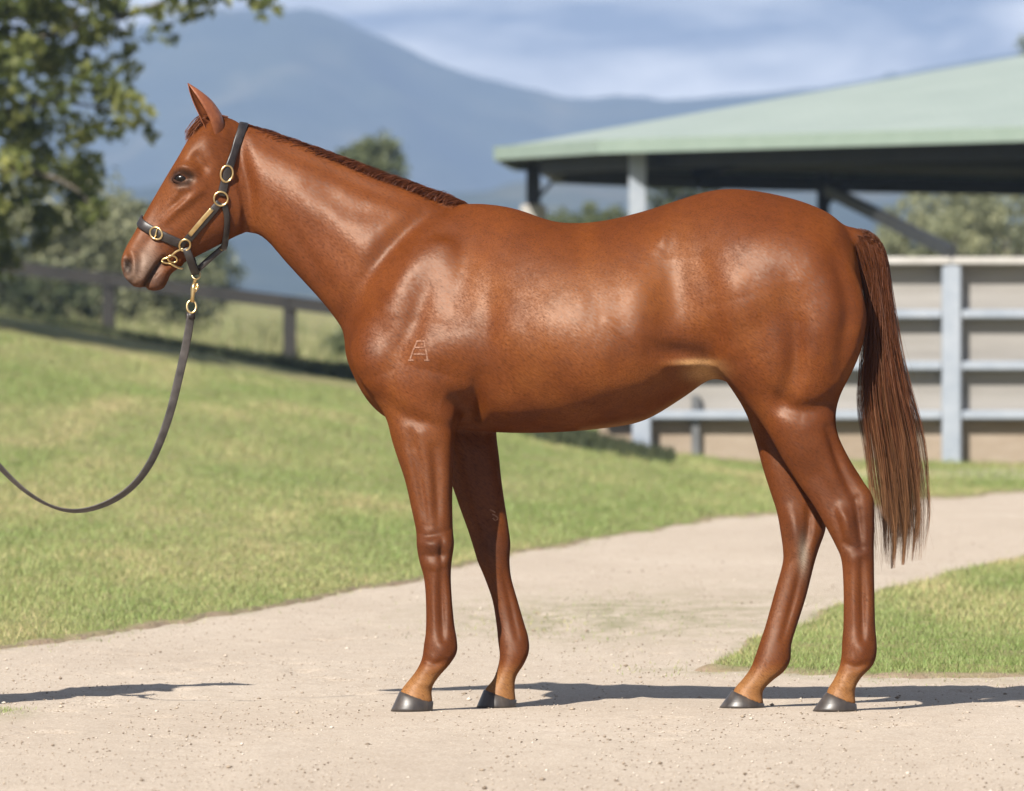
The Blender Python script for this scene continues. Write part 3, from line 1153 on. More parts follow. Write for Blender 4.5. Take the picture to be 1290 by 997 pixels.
FORE_FAR = leg([
    ((545, 300), (575, 302), .020),
    ((505, 335), (598, 335), .058),
    ((458, 390), (606, 390), .084),
    ((448, 435), (608, 435), .093),
    ((462, 472), (612, 470), .094),
    ((495, 505), (622, 502), .088),
    ((530, 530), (625, 528), .078),
    ((545, 555), (626, 552), .070),
    ((556, 580), (629, 578), .063),
    ((567, 605), (631.5, 603), .056),
    ((579, 638), (635.5, 634), .048),
    ((590, 668), (640, 664), .046),
    ((597, 690), (642.5, 685), .048),
    ((602.5, 708), (641.5, 706), .043),
    ((611, 728), (643.5, 728), .034),
    ((621, 757), (651, 755), .0275),
    ((626, 788), (660, 786), .028),
    ((628, 808), (665, 803), .034),
    ((630, 826), (666, 820), .037),
    ((627.5, 841), (660, 836), .034),
    ((622, 856), (650, 852), .031),
    ((613, 867), (648, 866), .034),
    ((609, 874), (650, 884), .040),
], .125, .11)
HIND_NEAR = leg([
    ((915, 320), (1066, 318), .085),
    ((893, 375), (1086, 362), .115),
    ((886, 420), (1093, 400), .125),
    ((894, 456), (1087, 438), .122),
    ((914, 480), (1075, 468), .112),
    ((936, 505), (1060, 497), .098),
    ((955, 528), (1053.5, 522), .085),
    ((973, 556), (1056, 548), .073),
    ((990, 586), (1070, 578), .060),
    ((1008, 613), (1086, 604), .050),
    ((1026, 638), (1099, 627), .045),
    ((1041, 664), (1101, 652), .045),
    ((1053.5, 688), (1100.5, 682), .042),
    ((1060.5, 706), (1100.5, 704), .036),
    ((1063, 740), (1101, 740), .0285),
    ((1063, 786), (1102, 786), .028),
    ((1061.5, 806), (1103.5, 805), .035),
    ((1060.5, 826), (1104, 822), .039),
    ((1057.5, 842), (1099, 838), .036),
    ((1050, 858), (1085, 853), .032),
    ((1043.5, 868), (1077, 868), .034),
    ((1041, 876), (1078, 888), .040),
], -.14, -.11, 8)
HIND_FAR = leg([
    ((915, 320), (1066, 318), .085),
    ((893, 375), (1084, 362), .115),
    ((890, 420), (1085, 400), .125),
    ((898, 456), (1070, 438), .122),
    ((916, 484), (1040, 470), .110),
    ((932, 508), (1022, 500), .096),
    ((943, 530), (1012, 524), .084),
    ((953, 560), (1006, 552), .072),
    ((961, 590), (1010, 584), .060),
    ((970, 618), (1022, 612), .050),
    ((979, 645), (1036, 638), .045),
    ((984, 672), (1040, 664), .045),
    ((987, 695), (1031, 692), .042),
    ((986, 712), (1025, 712), .036),
    ((976, 748), (1015, 752), .0285),
    ((965, 788), (1003, 790), .028),
    ((959, 806), (996.5, 812), .035),
    ((953, 824), (995, 832), .039),
    ((946, 842), (987, 846), .036),
    ((936, 856), (972, 858), .032),
    ((927, 866), (961, 871), .034),
    ((923, 874), (962, 888), .040),
], .14, .10, 8)

HV, HF = [], []
for rows in (TRUNK, NECK, HEAD, CHIN, FORE_NEAR, FORE_FAR, HIND_NEAR, HIND_FAR):
    v, f = loft(rows)
    b = len(HV)
    HV += v
    HF += [tuple(i + b for i in q) for q in f]
# tail dock
DOCK = [(1058, 296), (1077, 297), (1094, 308), (1104, 330), (1108, 360), (1108, 395)]
mb = MB().tube([P(a, b) for a, b in DOCK], [.028, .032, .030, .026, .022, .012], 14)
b = len(HV)
HV += mb.v
HF += [tuple(i + b for i in q) for q in mb.f]

VOX = 0.0047
hm = bpy.data.meshes.new('tmp_horse')
hm.from_pydata(HV, [], HF)
ho = bpy.data.objects.new('tmp_horse', hm)
COL.objects.link(ho)
md = ho.modifiers.new('r', 'REMESH')
md.mode = 'VOXEL'
md.voxel_size = VOX
dg = bpy.context.evaluated_depsgraph_get()
hm2 = bpy.data.meshes.new_from_object(ho.evaluated_get(dg))
bpy.data.objects.remove(ho)
nv = len(hm2.vertices)
co = np.empty(nv * 3)
hm2.vertices.foreach_get('co', co)
co = co.reshape(-1, 3)
ed = np.empty(len(hm2.edges) * 2, dtype=np.int64)
hm2.edges.foreach_get('vertices', ed)
ed = ed.reshape(-1, 2)
deg = np.bincount(ed.ravel(), minlength=nv).astype(float)


def nbr_mean(x):
    o = np.empty_like(x)
    for k in range(x.shape[1]):
        o[:, k] = np.bincount(ed[:, 0], x[ed[:, 1], k], nv) + np.bincount(ed[:, 1], x[ed[:, 0], k], nv)
    return o / deg[:, None]


def px_of(c):
    s = (c[:, 1] + CAM_D) / FPX
    return 645 + c[:, 0] / s, 422 - (c[:, 2] - CAM_H) / s


# smoothing: strong where limbs run into the trunk, light on the thin lower legs and head
pxx, pyy = px_of(co)
strong = sstep(570, 500, pyy) * sstep(380, 440, pxx)
for it in range(100):
    lam = 0.5 * (strong if it > 9 else np.maximum(strong, 0.8))
    co += (nbr_mean(co) - co) * lam[:, None]
    mu = -0.52 * (np.zeros(nv) if it > 9 else (1 - strong) * 0.8)
    if it <= 9:
        co += (nbr_mean(co) - co) * mu[:, None]


def get_normals(c):
    hm2.vertices.foreach_set('co', c.astype(np.float32).ravel())
    hm2.update()
    n = np.empty(nv * 3, dtype=np.float32)
    hm2.vertices.foreach_get('normal', n)
    return n.reshape(-1, 3).astype(float)


def dist_poly(px, py, pts):
    d = np.full(px.shape, 1e9)
    tt = np.zeros(px.shape)
    L = [0]
    for a, b2 in zip(pts[:-1], pts[1:]):
        L.append(L[-1] + math.hypot(b2[0] - a[0], b2[1] - a[1]))
    for i, (a, b2) in enumerate(zip(pts[:-1], pts[1:])):
        dx, dy = b2[0] - a[0], b2[1] - a[1]
        l2 = dx * dx + dy * dy
        t = np.clip(((px - a[0]) * dx + (py - a[1]) * dy) / l2, 0, 1)
        q = np.hypot(px - a[0] - t * dx, py - a[1] - t * dy)
        m = q < d
        d[m] = q[m]
        tt[m] = ((L[i] + t * (L[i + 1] - L[i])) / L[-1])[m]
    return d, tt


BOTH, NEAR, FAR = 0, -1, 1
STROKES = [
    # shoulder, upper arm
    (BOTH, [(618, 370), (614, 425), (605, 480), (598, 545)], 10, -.006),
    (BOTH, [(600, 475), (597, 520), (594, 545)], 7, -.016),
    (BOTH, [(556, 410), (552, 440), (545, 468)], 27, .020),
    (BOTH, [(452, 425), (460, 450), (468, 475)], 17, .018),
    (BOTH, [(545, 345), (520, 410), (496, 462)], 11, -.012),
    (BOTH, [(550, 275), (520, 320), (488, 385)], 10, .012),
    (BOTH, [(575, 300), (580, 330), (585, 350)], 20, -.003),
    (BOTH, [(560, 258), (505, 296), (464, 345), (434, 400)], 11, -.024),
    (BOTH, [(478, 500), (505, 522), (545, 535), (572, 540)], 7, -.010),
    (BOTH, [(558, 505), (580, 512), (592, 530)], 11, -.020),
    # neck
    (BOTH, [(348, 268), (392, 330), (430, 385)], 7, -.006),
    (BOTH, [(335, 208), (400, 250), (455, 300)], 24, .007),
    (BOTH, [(330, 178), (400, 208), (470, 240), (530, 262)], 7, -.006),
    (BOTH, [(400, 290), (440, 330)], 14, -.004),
    (BOTH, [(395, 235), (440, 262), (480, 270)], 9, -.004),
    # barrel, loin, flank
    (BOTH, [(838, 284), (835, 298), (830, 312)], 7, .009),
    (BOTH, [(848, 325), (852, 375), (846, 425)], 20, -.021),
    (BOTH, [(815, 335), (805, 380), (800, 430)], 16, .004),
    (BOTH, [(765, 405), (810, 440)], 4, .0022),
    (BOTH, [(820, 438), (850, 444), (880, 446)], 8, -.010),
    (BOTH, [(838, 459), (870, 456), (897, 461)], 5, .012),
    (BOTH, [(690, 300), (760, 300), (810, 290)], 20, .004),
    (BOTH, [(605, 500), (660, 520), (740, 520)], 12, .004),
    # croup, thigh
    (BOTH, [(880, 290), (890, 345), (905, 410)], 12, -.006),
    (BOTH, [(905, 290), (940, 300), (1010, 300)], 22, .006),
    (BOTH, [(990, 355), (995, 400), (1003, 455)], 13, -.012),
    (BOTH, [(1025, 320), (1045, 395), (1040, 470)], 15, .006),
    (BOTH, [(1052, 315), (1070, 390), (1058, 470)], 8, -.013),
    (BOTH, [(912, 380), (922, 420), (934, 455)], 25, .018),
    (BOTH, [(1004, 410), (1000, 470), (984, 512)], 9, -.017),
    (NEAR, [(970, 500), (1010, 518), (1052, 510)], 9, -.018),
    (NEAR, [(985, 540), (1005, 570)], 16, .008),
    (NEAR, [(1044, 540), (1060, 590), (1076, 626)], 4.6, -.014),
    (NEAR, [(1035, 560), (1050, 600)], 10, .004),
    (NEAR, [(1030, 600), (1055, 635)], 7, -.004),
    # hock and hind cannon
    (NEAR, [(1085, 610), (1092, 628), (1093, 645)], 6, .008),
    (NEAR, [(1058, 640), (1066, 656), (1068, 674)], 5, .013),
    (NEAR, [(1078, 632), (1082, 655), (1086, 690)], 3.8, -.013),
    (NEAR, [(1050, 640), (1056, 662), (1066, 690)], 3.2, -.004),
    (NEAR, [(1064, 684), (1078, 690), (1092, 690)], 3.4, -.005),
    (NEAR, [(1066, 700), (1076, 704), (1086, 702)], 5, .004),
    (NEAR, [(1085.5, 706), (1086.5, 750), (1087, 806)], 2.8, -.009),
    (NEAR, [(1095, 712), (1096, 750), (1096, 800)], 3.0, .003),
    (NEAR, [(1075, 712), (1075, 750), (1076, 798)], 3.4, .004),
    (NEAR, [(1076, 808), (1084, 817), (1090, 827)], 6, .006),
    (NEAR, [(1064, 836), (1078, 841), (1092, 836)], 3.4, -.007),
    (NEAR, [(1056, 860), (1066, 866), (1075, 866)], 3.5, .004),
    # fore leg
    (NEAR, [(503, 540), (519, 600), (530, 655)], 5, .006),
    (NEAR, [(518, 545), (530, 605), (538, 662)], 4.0, -.005),
    (NEAR, [(530, 548), (540, 600), (545, 655)], 5, .004),
    (NEAR, [(547, 565), (550, 615), (552, 665)], 4.0, -.006),
    (NEAR, [(561, 556), (561, 600), (560, 650)], 5, .006),
    (NEAR, [(523, 570), (535, 615), (541, 650)], 2.2, .003),
    (NEAR, [(528, 672), (538, 676), (556, 672), (566, 668)], 3, -.005),
    (NEAR, [(532, 684), (545, 686), (558, 684)], 5, .010),
    (NEAR, [(530, 699), (548, 701), (566, 698)], 3, -.005),
    (NEAR, [(563, 676), (566, 690), (563, 706)], 4, .006),
    (NEAR, [(557, 680), (556, 700), (557, 716)], 2.6, -.006),
    (NEAR, [(538, 712), (548, 714), (560, 712)], 4, .003),
    (NEAR, [(555.5, 722), (556.5, 760), (558, 806)], 2.8, -.008),
    (NEAR, [(563, 722), (565, 760), (567, 800)], 2.8, .003),
    (NEAR, [(546, 726), (546, 760), (547, 800)], 3.2, .004),
    (NEAR, [(548, 808), (556, 816), (562, 824)], 6, .006),
    (NEAR, [(536, 832), (548, 837), (562, 832)], 3.4, -.007),
    (NEAR, [(524, 856), (534, 862), (542, 862)], 3.5, .004),
    (FAR, [(598, 560), (612, 650)], 8, -.006),
    (FAR, [(634, 722), (643, 760), (652, 804)], 3, -.0055),
    (FAR, [(1010, 712), (1000, 755), (986, 806)], 3, -.0055),
    (FAR, [(996, 645), (1002, 665), (1004, 690)], 6, .011),
    (FAR, [(1020, 640), (1018, 670), (1012, 702)], 4, -.011),
    # head
    (BOTH, [(313, 287), (313, 245), (303, 195), (297, 170)], 7, -.020),
    (BOTH, [(288, 262), (277, 285)], 14, .010),
    (BOTH, [(300, 292), (303, 262), (298, 235)], 4, .004),
    (BOTH, [(254, 240), (231, 256), (208, 276)], 4.2, .007),
    (BOTH, [(256, 250), (236, 267), (214, 285)], 6, -.004),
    (BOTH, [(240, 246), (216, 262), (198, 280)], 3.6, -.005),
    (BOTH, [(262, 258), (240, 288), (222, 306)], 9, -.005),
    (BOTH, [(247, 199), (256, 211)], 6, -.011),
    (BOTH, [(262, 178), (272, 205)], 9, .006),
    (BOTH, [(214, 218), (225, 210.5), (240, 212), (248, 219)], 3.4, .008),
    (BOTH, [(217, 233), (229, 238), (243, 234)], 3.6, .003),
    (BOTH, [(221, 226), (238, 225)], 5.0, -.012),
    (BOTH, [(232, 244), (222, 256)], 4, -.004),
    (BOTH, [(207, 248), (190, 278), (176, 302)], 5, -.005),
    (BOTH, [(197, 290), (185, 306), (176, 316)], 6, -.009),
    (BOTH, [(160.5, 325), (159.5, 335), (162, 344)], 4.4, -.034),
    (BOTH, [(154.5, 326), (154, 337)], 2.6, .006),
    (BOTH, [(165, 319), (169, 329), (168, 342), (163, 350)], 3.0, .009),
    (BOTH, [(176, 322), (176, 345)], 4, -.004),
    (BOTH, [(207, 325), (197, 337), (187, 352), (181, 361)], 2.2, -.014),
    (BOTH, [(200, 320), (188, 333), (179, 350)], 5, .006),
    (BOTH, [(207, 336), (198, 349)], 4, .004),
    (BOTH, [(166, 353), (160, 349)], 3, -.004),
    (BOTH, [(222, 318), (213, 330)], 5, -.005),
]
nrm = get_normals(co)
pxx, pyy = px_of(co)
co += nrm * (.0013 * sstep(600, 660, pyy) * sstep(880, 860, pyy))[:, None]      # make up for the smoothing of the thin legs
for side, pts, sg, amp in STROKES:
    pxx, pyy = px_of(co)
    lo = np.array(pts).min(0) - 4 * sg
    hi = np.array(pts).max(0) + 4 * sg
    m = (pxx > lo[0]) & (pxx < hi[0]) & (pyy > lo[1]) & (pyy < hi[1])
    if side == NEAR:
        m &= co[:, 1] < -0.01
    elif side == FAR:
        m &= co[:, 1] > 0.01
    ix = np.nonzero(m)[0]
    sm = catmull(pts, 4)
    d, t = dist_poly(pxx[ix], pyy[ix], sm)
    w = np.exp(-0.5 * (d / sg) ** 2) * (0.45 + 0.55 * np.sin(np.pi * np.clip(t, 0, 1)) if len(pts) > 2 else 1.0)
    ny = np.abs(nrm[ix, 1])
    w = w * sstep(0.12, 0.55, ny)
    co[ix] += nrm[ix] * (w * amp)[:, None]
pxx, pyy = px_of(co)
big = sstep(620, 540, pyy) * sstep(330, 400, pxx)
un = (fbm(pxx / 46 + 3 * np.sign(co[:, 1]), pyy / 60, 2, 91) - .5) * .007 + (fbm(pxx / 17, pyy / 22 + 5 * np.sign(co[:, 1]), 2, 92) - .5) * .0016
co += nrm * (un * big * sstep(.1, .6, np.abs(nrm[:, 1])))[:, None]
for it in range(3):
    co += (nbr_mean(co) - co) * 0.45
    co += (nbr_mean(co) - co) * -0.47
nrm = get_normals(co)
pxx, pyy = px_of(co)

# coat colour: markings of the coat, with some light and shade painted in
CH = np.array([0.205, 0.050, 0.0095])
colr = np.tile(CH, (nv, 1))


def tint(w, c):
    global colr
    colr = colr * (1 - w[:, None]) + np.array(c) * w[:, None]


def blob(x, y, rx, ry, p=2.0):
    return np.exp(-(np.abs((pxx - x) / rx) ** p + np.abs((pyy - y) / ry) ** p))


n1 = fbm(pxx / 55, pyy / 55 + co[:, 1] * 3, 3, 5)
tint(sstep(.45, .75, n1) * .5, (0.285, 0.085, 0.021))
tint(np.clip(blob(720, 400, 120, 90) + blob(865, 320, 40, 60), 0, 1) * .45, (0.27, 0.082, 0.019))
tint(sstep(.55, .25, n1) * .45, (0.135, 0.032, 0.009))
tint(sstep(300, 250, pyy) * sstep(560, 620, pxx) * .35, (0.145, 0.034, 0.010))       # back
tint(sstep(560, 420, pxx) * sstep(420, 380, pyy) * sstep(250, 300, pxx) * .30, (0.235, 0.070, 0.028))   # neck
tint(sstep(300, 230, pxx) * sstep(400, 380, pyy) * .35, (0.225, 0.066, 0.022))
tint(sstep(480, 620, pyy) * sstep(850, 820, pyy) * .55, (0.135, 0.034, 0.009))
tint(sstep(832, 862, pyy) * .85, (0.42, 0.18, 0.065))
for x, y, rx, ry in ((546, 690, 22, 22), (620, 690, 22, 22), (1083, 655, 16, 26), (1002, 672, 16, 18), (1085, 690, 14, 16)):
    tint(blob(x, y, rx, ry) * .6, (0.090, 0.027, 0.014))
# muzzle greys
tint(np.clip(blob(186, 332, 17, 24) + blob(166, 346, 14, 15), 0, 1) * .75, (0.27, 0.185, 0.15))
tint(blob(197, 355, 15, 12) * .75, (0.105, 0.055, 0.042))
tint(blob(163, 354, 5, 5) * .7, (0.05, 0.028, 0.02))
tint(blob(160.5, 335, 6.0, 10.5, 4) * .98, (0.018, 0.010, 0.008))
d, t = dist_poly(pxx, pyy, [(205, 327), (196, 338.5), (187, 352), (182, 360)])
tint(np.exp(-(d / 2.3) ** 2) * .95, (0.02, 0.012, 0.010))
d, t = dist_poly(pxx, pyy, [(222, 220), (230, 217), (241, 222), (236, 231), (226, 232), (219, 226)])
tint(np.exp(-(d / 6.5) ** 2) * .95, (0.040, 0.019, 0.013))
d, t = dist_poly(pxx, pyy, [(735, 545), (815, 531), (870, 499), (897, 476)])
tint(np.exp(-(d / 6.0) ** 2) * sstep(.55, .1, np.abs(nrm[:, 1])) * .7, (0.50, 0.25, 0.11))  # pale line paints the lit inner flank into the belly hair
# pale flank skin, crease shade painted dark above the flank fold, dock
tint(np.clip(blob(887, 470, 22, 13) + blob(875, 457, 22, 4), 0, 1) * .75, (0.80, 0.42, 0.19))
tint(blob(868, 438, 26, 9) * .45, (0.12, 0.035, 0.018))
tint(blob(1012, 700, 6, 22) * sstep(0, .02, co[:, 1]) * .55, (0.55, 0.47, 0.40))
tint(sstep(1066, 1086, pxx) * sstep(420, 300, pyy) * sstep(1.2, 0, np.abs(co[:, 1]) / .05) * .7, (0.10, 0.030, 0.012))

# lie of the hair: back and down the body, down the legs, down the face
fl_b, fl_l, fl_h = np.array([.80, 0, -.60]), np.array([.15, 0, -1.0]), np.array([-.62, 0, -.78])
wl_ = sstep(500, 580, pyy)[:, None]
wh_ = (sstep(315, 285, pxx) * sstep(420, 380, pyy))[:, None]
flow = fl_b * (1 - wl_) * (1 - wh_) + fl_l * wl_ + fl_h * wh_ * (1 - wl_)
flow = flow - nrm * (flow * nrm).sum(1, keepdims=True)
flow /= np.linalg.norm(flow, axis=1, keepdims=True) + 1e-6

m = Mat('chestnut_coat', (0.26, 0.07, 0.02), 0.42, 0, 0.5)
ca = m.attr('coat').outputs['Color']


def streaks(scale, detail, squash):
    """noise drawn out along the lie of the hair"""
    mp = m.n.new('ShaderNodeMapping')
    mp.inputs['Rotation'].default_value = (0, R(-38), 0)
    sc_ = m.n.new('ShaderNodeMapping')
    sc_.inputs['Scale'].default_value = (squash, 1, 1)
    t_ = m.n.new('ShaderNodeTexNoise')
    t_.inputs['Scale'].default_value = scale
    t_.inputs['Detail'].default_value = detail
    t_.inputs['Roughness'].default_value = .65
    if m.tc is None:
        m.tc = m.n.new('ShaderNodeTexCoord')
    m.l.new(m.tc.outputs['Object'], mp.inputs[0])
    m.l.new(mp.outputs[0], sc_.inputs[0])
    m.l.new(sc_.outputs[0], t_.inputs['Vector'])
    return t_


hs = streaks(330, 3, .22)
hairn = hs.outputs['Fac']
lock = streaks(46, 4, .30).outputs['Fac']
blot = m.noise(9, 5, 0.6)
def mul(fac, c, f):
    return m.mix(fac, c, tuple(v / ALB for v in f), 'MULTIPLY')


c = mul(m.math('MULTIPLY', m.ramp(hairn, [(0.35, (0, 0, 0)), (0.70, (1, 1, 1))]), 0.55), ca, (1.75, 1.95, 2.2))
c = mul(m.math('MULTIPLY', m.ramp(hairn, [(0.30, (1, 1, 1)), (0.48, (0, 0, 0))]), 0.60), c, (.42, .38, .34))
c = mul(m.math('MULTIPLY', m.ramp(lock, [(0.42, (0, 0, 0)), (0.70, (1, 1, 1))]), 0.38), c, (.62, .58, .55))
c = mul(m.math('MULTIPLY', m.ramp(blot, [(0.42, (0, 0, 0)), (0.70, (1, 1, 1))]), 0.36), c, (.66, .61, .56))
m.color(c)
rg = m.n.new('ShaderNodeMapRange')
rg.inputs[3].default_value = 0.40
rg.inputs[4].default_value = 0.50
m.l.new(lock, rg.inputs[0])
m.set('Roughness', m.math('ADD', rg.outputs[0], m.math('MULTIPLY', m.attr('matte').outputs['Fac'], .05)))
m.set('Specular IOR Level', 0.0)
# hairs stand a few degrees off the skin, so the sheen sits where they, not the skin, face the half-way direction
geo = m.n.new('ShaderNodeNewGeometry')


def vm(op, a, b2=None, s=None):
    x = m.n.new('ShaderNodeVectorMath')
    x.operation = op
    m.l.new(a, x.inputs[0])
    if b2 is not None:
        if isinstance(b2, tuple):
            x.inputs[1].default_value = b2
        else:
            m.l.new(b2, x.inputs[1])
    if s is not None:
        if isinstance(s, (int, float)):
            x.inputs['Scale'].default_value = s
        else:
            m.l.new(s, x.inputs['Scale'])
    return x.outputs[0]


fa = m.attr('flow').outputs['Vector']
tilt = m.math('MULTIPLY', m.math('ADD', lock, .85), -.165)
jit = vm('SCALE', vm('SUBTRACT', hs.outputs['Color'], (0.5, 0.5, 0.5)), None, .50)
nn2 = vm('NORMALIZE', vm('ADD', vm('ADD', geo.outputs['Normal'], vm('SCALE', fa, None, tilt)), jit))
m.l.new(nn2, m.b.inputs['Normal'])
# the sheen of many fine hairs: a warm glossy lobe of even strength (no mirror rim at grazing angles)
gl = m.n.new('ShaderNodeBsdfGlossy')
gl.inputs['Color'].default_value = (0.0205, 0.0165, 0.0138, 1)
m.l.new(nn2, gl.inputs['Normal'])
m.l.new(m.b.inputs['Roughness'].links[0].from_socket, gl.inputs['Roughness'])
ad = m.n.new('ShaderNodeAddShader')
m.l.new(m.b.outputs[0], ad.inputs[0])
m.l.new(gl.outputs[0], ad.inputs[1])
m.l.new(ad.outputs[0], m.n['Material Output'].inputs['Surface'])
COAT = m.m

faces = np.empty(len(hm2.loops), dtype=np.int64)
hm2.loops.foreach_get('vertex_index', faces)
HORSE_Y = 0.0
horse = empty('horse', (0.35, 0, 0), 'glossy chestnut horse in a halter standing side-on on the sandy path', 'horse')
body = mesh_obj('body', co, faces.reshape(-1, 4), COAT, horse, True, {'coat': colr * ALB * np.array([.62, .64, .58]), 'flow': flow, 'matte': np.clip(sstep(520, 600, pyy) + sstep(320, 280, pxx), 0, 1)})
bpy.data.meshes.remove(hm2)
BVH = BVHTree.FromPolygons([tuple(v) for v in co], [tuple(q) for q in faces.reshape(-1, 4).tolist()])
CAMP = Vector((0, -CAM_D, CAM_H))


def on_skin(px, py, off=0.0):
    """near-side coat surface under a photograph pixel: point, normal"""
    t = P(px, py, 0.0)
    d = (t - CAMP).normalized()
    h = BVH.ray_cast(CAMP, d)
    if h[0] is None:
        q, n, i, dd = BVH.find_nearest(t)
        return q + n * off, n
    return h[0] + h[1] * off, h[1]


# ---- hooves
m = Mat('hoof_horn', (0.035, 0.028, 0.026), 0.40, 0, 0.45)
f = m.noise(40, 5, 0.6, (1, 1, 0.15))
m.color(m.ramp(f, [(0.3, (0.034, 0.029, 0.028)), (0.6, (0.075, 0.060, 0.050)), (0.8, (0.14, 0.105, 0.08))]))
m.bump(m.noise(60, 3, 0.5, (0.2, 0.2, 1)), 0.35, 0.002)
HORN = m.m


def hoof(cf, cr, toe, heel, yc, hw):
    """coronet front/rear, toe and heel on the ground in photo pixels"""
    V, F = [], []
    n, rows = 28, 6
    for i in range(rows + 1):
        t = i / rows
        fx = cf[0] + (toe[0] - cf[0]) * t
        fy = cf[1] + (toe[1] - cf[1]) * t
        rx = cr[0] + (heel[0] - cr[0]) * t
        ry = cr[1] + (heel[1] - cr[1]) * t
        w = hw * (0.64 + 0.36 * t ** .8)
        a, b2 = P(fx, fy, yc), P(rx, ry, yc)
        for k in range(n):
            th = 2 * math.pi * k / n
            u = (1 - math.cos(th)) / 2
            g = max(0, 1 - abs(2 * u - 1) ** 2.3) ** (1 / 2.3)
            g *= 1 - 0.25 * max(0, u - .55) / .45
            bul = 0.003 * math.sin(math.pi * t)
            p = a.lerp(b2, u)
            V.append((p.x, yc + (1 if math.sin(th) > 0 else -1) * (w * g + bul * (g > 0.01)), p.z))
    for i in range(rows):
        for k in range(n):
            F.append((i * n + k, (i + 1) * n + k, (i + 1) * n + (k + 1) % n, i * n + (k + 1) % n))
    F.append(tuple(range(n)))
    F.append(tuple(rows * n + k for k in range(n))[::-1])
    return mesh_obj('hoof', V, F, HORN, horse)


for cf, cr, toe, heel, yc in (
        ((503.5, 871), (546, 884), (492, 893.5), (545, 893.5), -.125),
        ((609.5, 869), (651, 882), (600, 891), (650, 891), .11),
        ((1040.5, 872), (1079, 887), (1023.5, 894.5), (1080, 894.5), -.11),
        ((922, 870), (963, 887), (906, 893), (963, 893), .10)):
    # set the sole on the ground exactly
    g = 422 + CAM_H * FPX / (yc + CAM_D)
    hoof(cf, cr, (toe[0], g), (heel[0], g), yc, .058)

# ---- eyes
m = Mat('eye_gloss', (0.012, 0.008, 0.006), 0.22, 0, 0.25)
m.color(m.ramp(m.noise(60, 2), [(0.4, (0.008, 0.006, 0.005)), (0.7, (0.022, 0.013, 0.009))]))
EYE = m.m
LID = mottled('eyelid_skin', (0.030, 0.014, 0.010), (0.060, 0.026, 0.015), 60, 0.7, 0.2, 0.001, spec=.1)
pe, ne = on_skin(229.5, 225)
for sgn in (1, -1):
    V, F = [], []
    cen = Vector((pe.x, (pe.y + .0125) * sgn, pe.z))
    nl, ml = 20, 14
    for i in range(ml + 1):
        for k in range(nl):
            a, b2 = math.pi * i / ml, 2 * math.pi * k / nl
            V.append(cen + Vector((math.sin(a) * math.cos(b2) * .026, -math.cos(a) * .019 * sgn, math.sin(a) * math.sin(b2) * .0170)))
    for i in range(ml):
        for k in range(nl):
            F.append((i * nl + k, i * nl + (k + 1) % nl, (i + 1) * nl + (k + 1) % nl, (i + 1) * nl + k))
    mesh_obj('eye', V, F, EYE, horse)
    # upper and lower lids
    for pts, r0 in (([(-.029, -.003), (-.018, .011), (0, .0165), (.018, .011), (.028, .001)], .0050),
                    ([(-.029, -.003), (-.014, -.011), (4e-3, -.0145), (.018, -.009), (.028, .001)], .0050)):
        cv = catmull(pts, 4)
        MB().tube([cen + Vector((a, -.0125 * sgn * (1 - (a / .036) ** 2), b2)) for a, b2 in cv], r0, 8).build(
            'eyelid', LID, horse, True)

# ---- ears: cupped leaf shapes
m = Mat('ear_hair', (0.25, 0.07, 0.022), 0.5)
m.color(m.ramp(m.noise(70, 4), [(0.3, (0.19, 0.05, 0.016)), (0.7, (0.32, 0.10, 0.034))]))
m.bump(m.noise(300, 2), 0.3, 0.002)
EAR = m.m


def ear(y0, sgn):
    """axis from the base to the tip, opening turned forward and outward"""
    ax = [(276, 182), (273, 168), (270, 156), (264, 143), (255, 128), (246, 116), (238, 106)]
    wd = [.016, .030, .037, .037, .031, .018, .002]
    lean = [-.010, -.002, .004, .010, .017, .022, .024]
    V, F = [], []
    n = 18
    cv = catmull([(a, b2, w, l) for (a, b2), w, l in zip(ax, wd, lean)], 4)
    turn = R(48)                      # the cup opens forward and a little outward
    for th_off in (0.0, 0.0035):
        for a, b2, w, l in cv:
            c0 = P(a, b2, 0)
            c0.y = (y0 + l) * sgn
            for k in range(n):
                ang = R(-142 + 284 * k / (n - 1))
                rr = max(w - th_off, .0006)
                ca_, sa_ = math.cos(ang), math.sin(ang) * .78
                dx = ca_ * math.cos(turn) + sa_ * math.sin(turn)
                dy = -ca_ * math.sin(turn) + sa_ * math.cos(turn)
                V.append(c0 + Vector((dx * .9, dy * sgn, dx * .25)) * rr)
    m2 = len(cv)
    for L in range(2):
        for i in range(m2 - 1):
            for k in range(n - 1):
                o = L * m2 * n
                q = (o + i * n + k, o + i * n + k + 1, o + (i + 1) * n + k + 1, o + (i + 1) * n + k)
                F.append(q if L == 0 else q[::-1])
    o = m2 * n
    for i in range(m2 - 1):
        F.append((i * n, (i + 1) * n, o + (i + 1) * n, o + i * n))
        j = n - 1
        F.append((i * n + j, o + i * n + j, o + (i + 1) * n + j, (i + 1) * n + j))
    return mesh_obj('ear', V, F, EAR, horse)


ear(.052, -1)
ear(.052, 1)


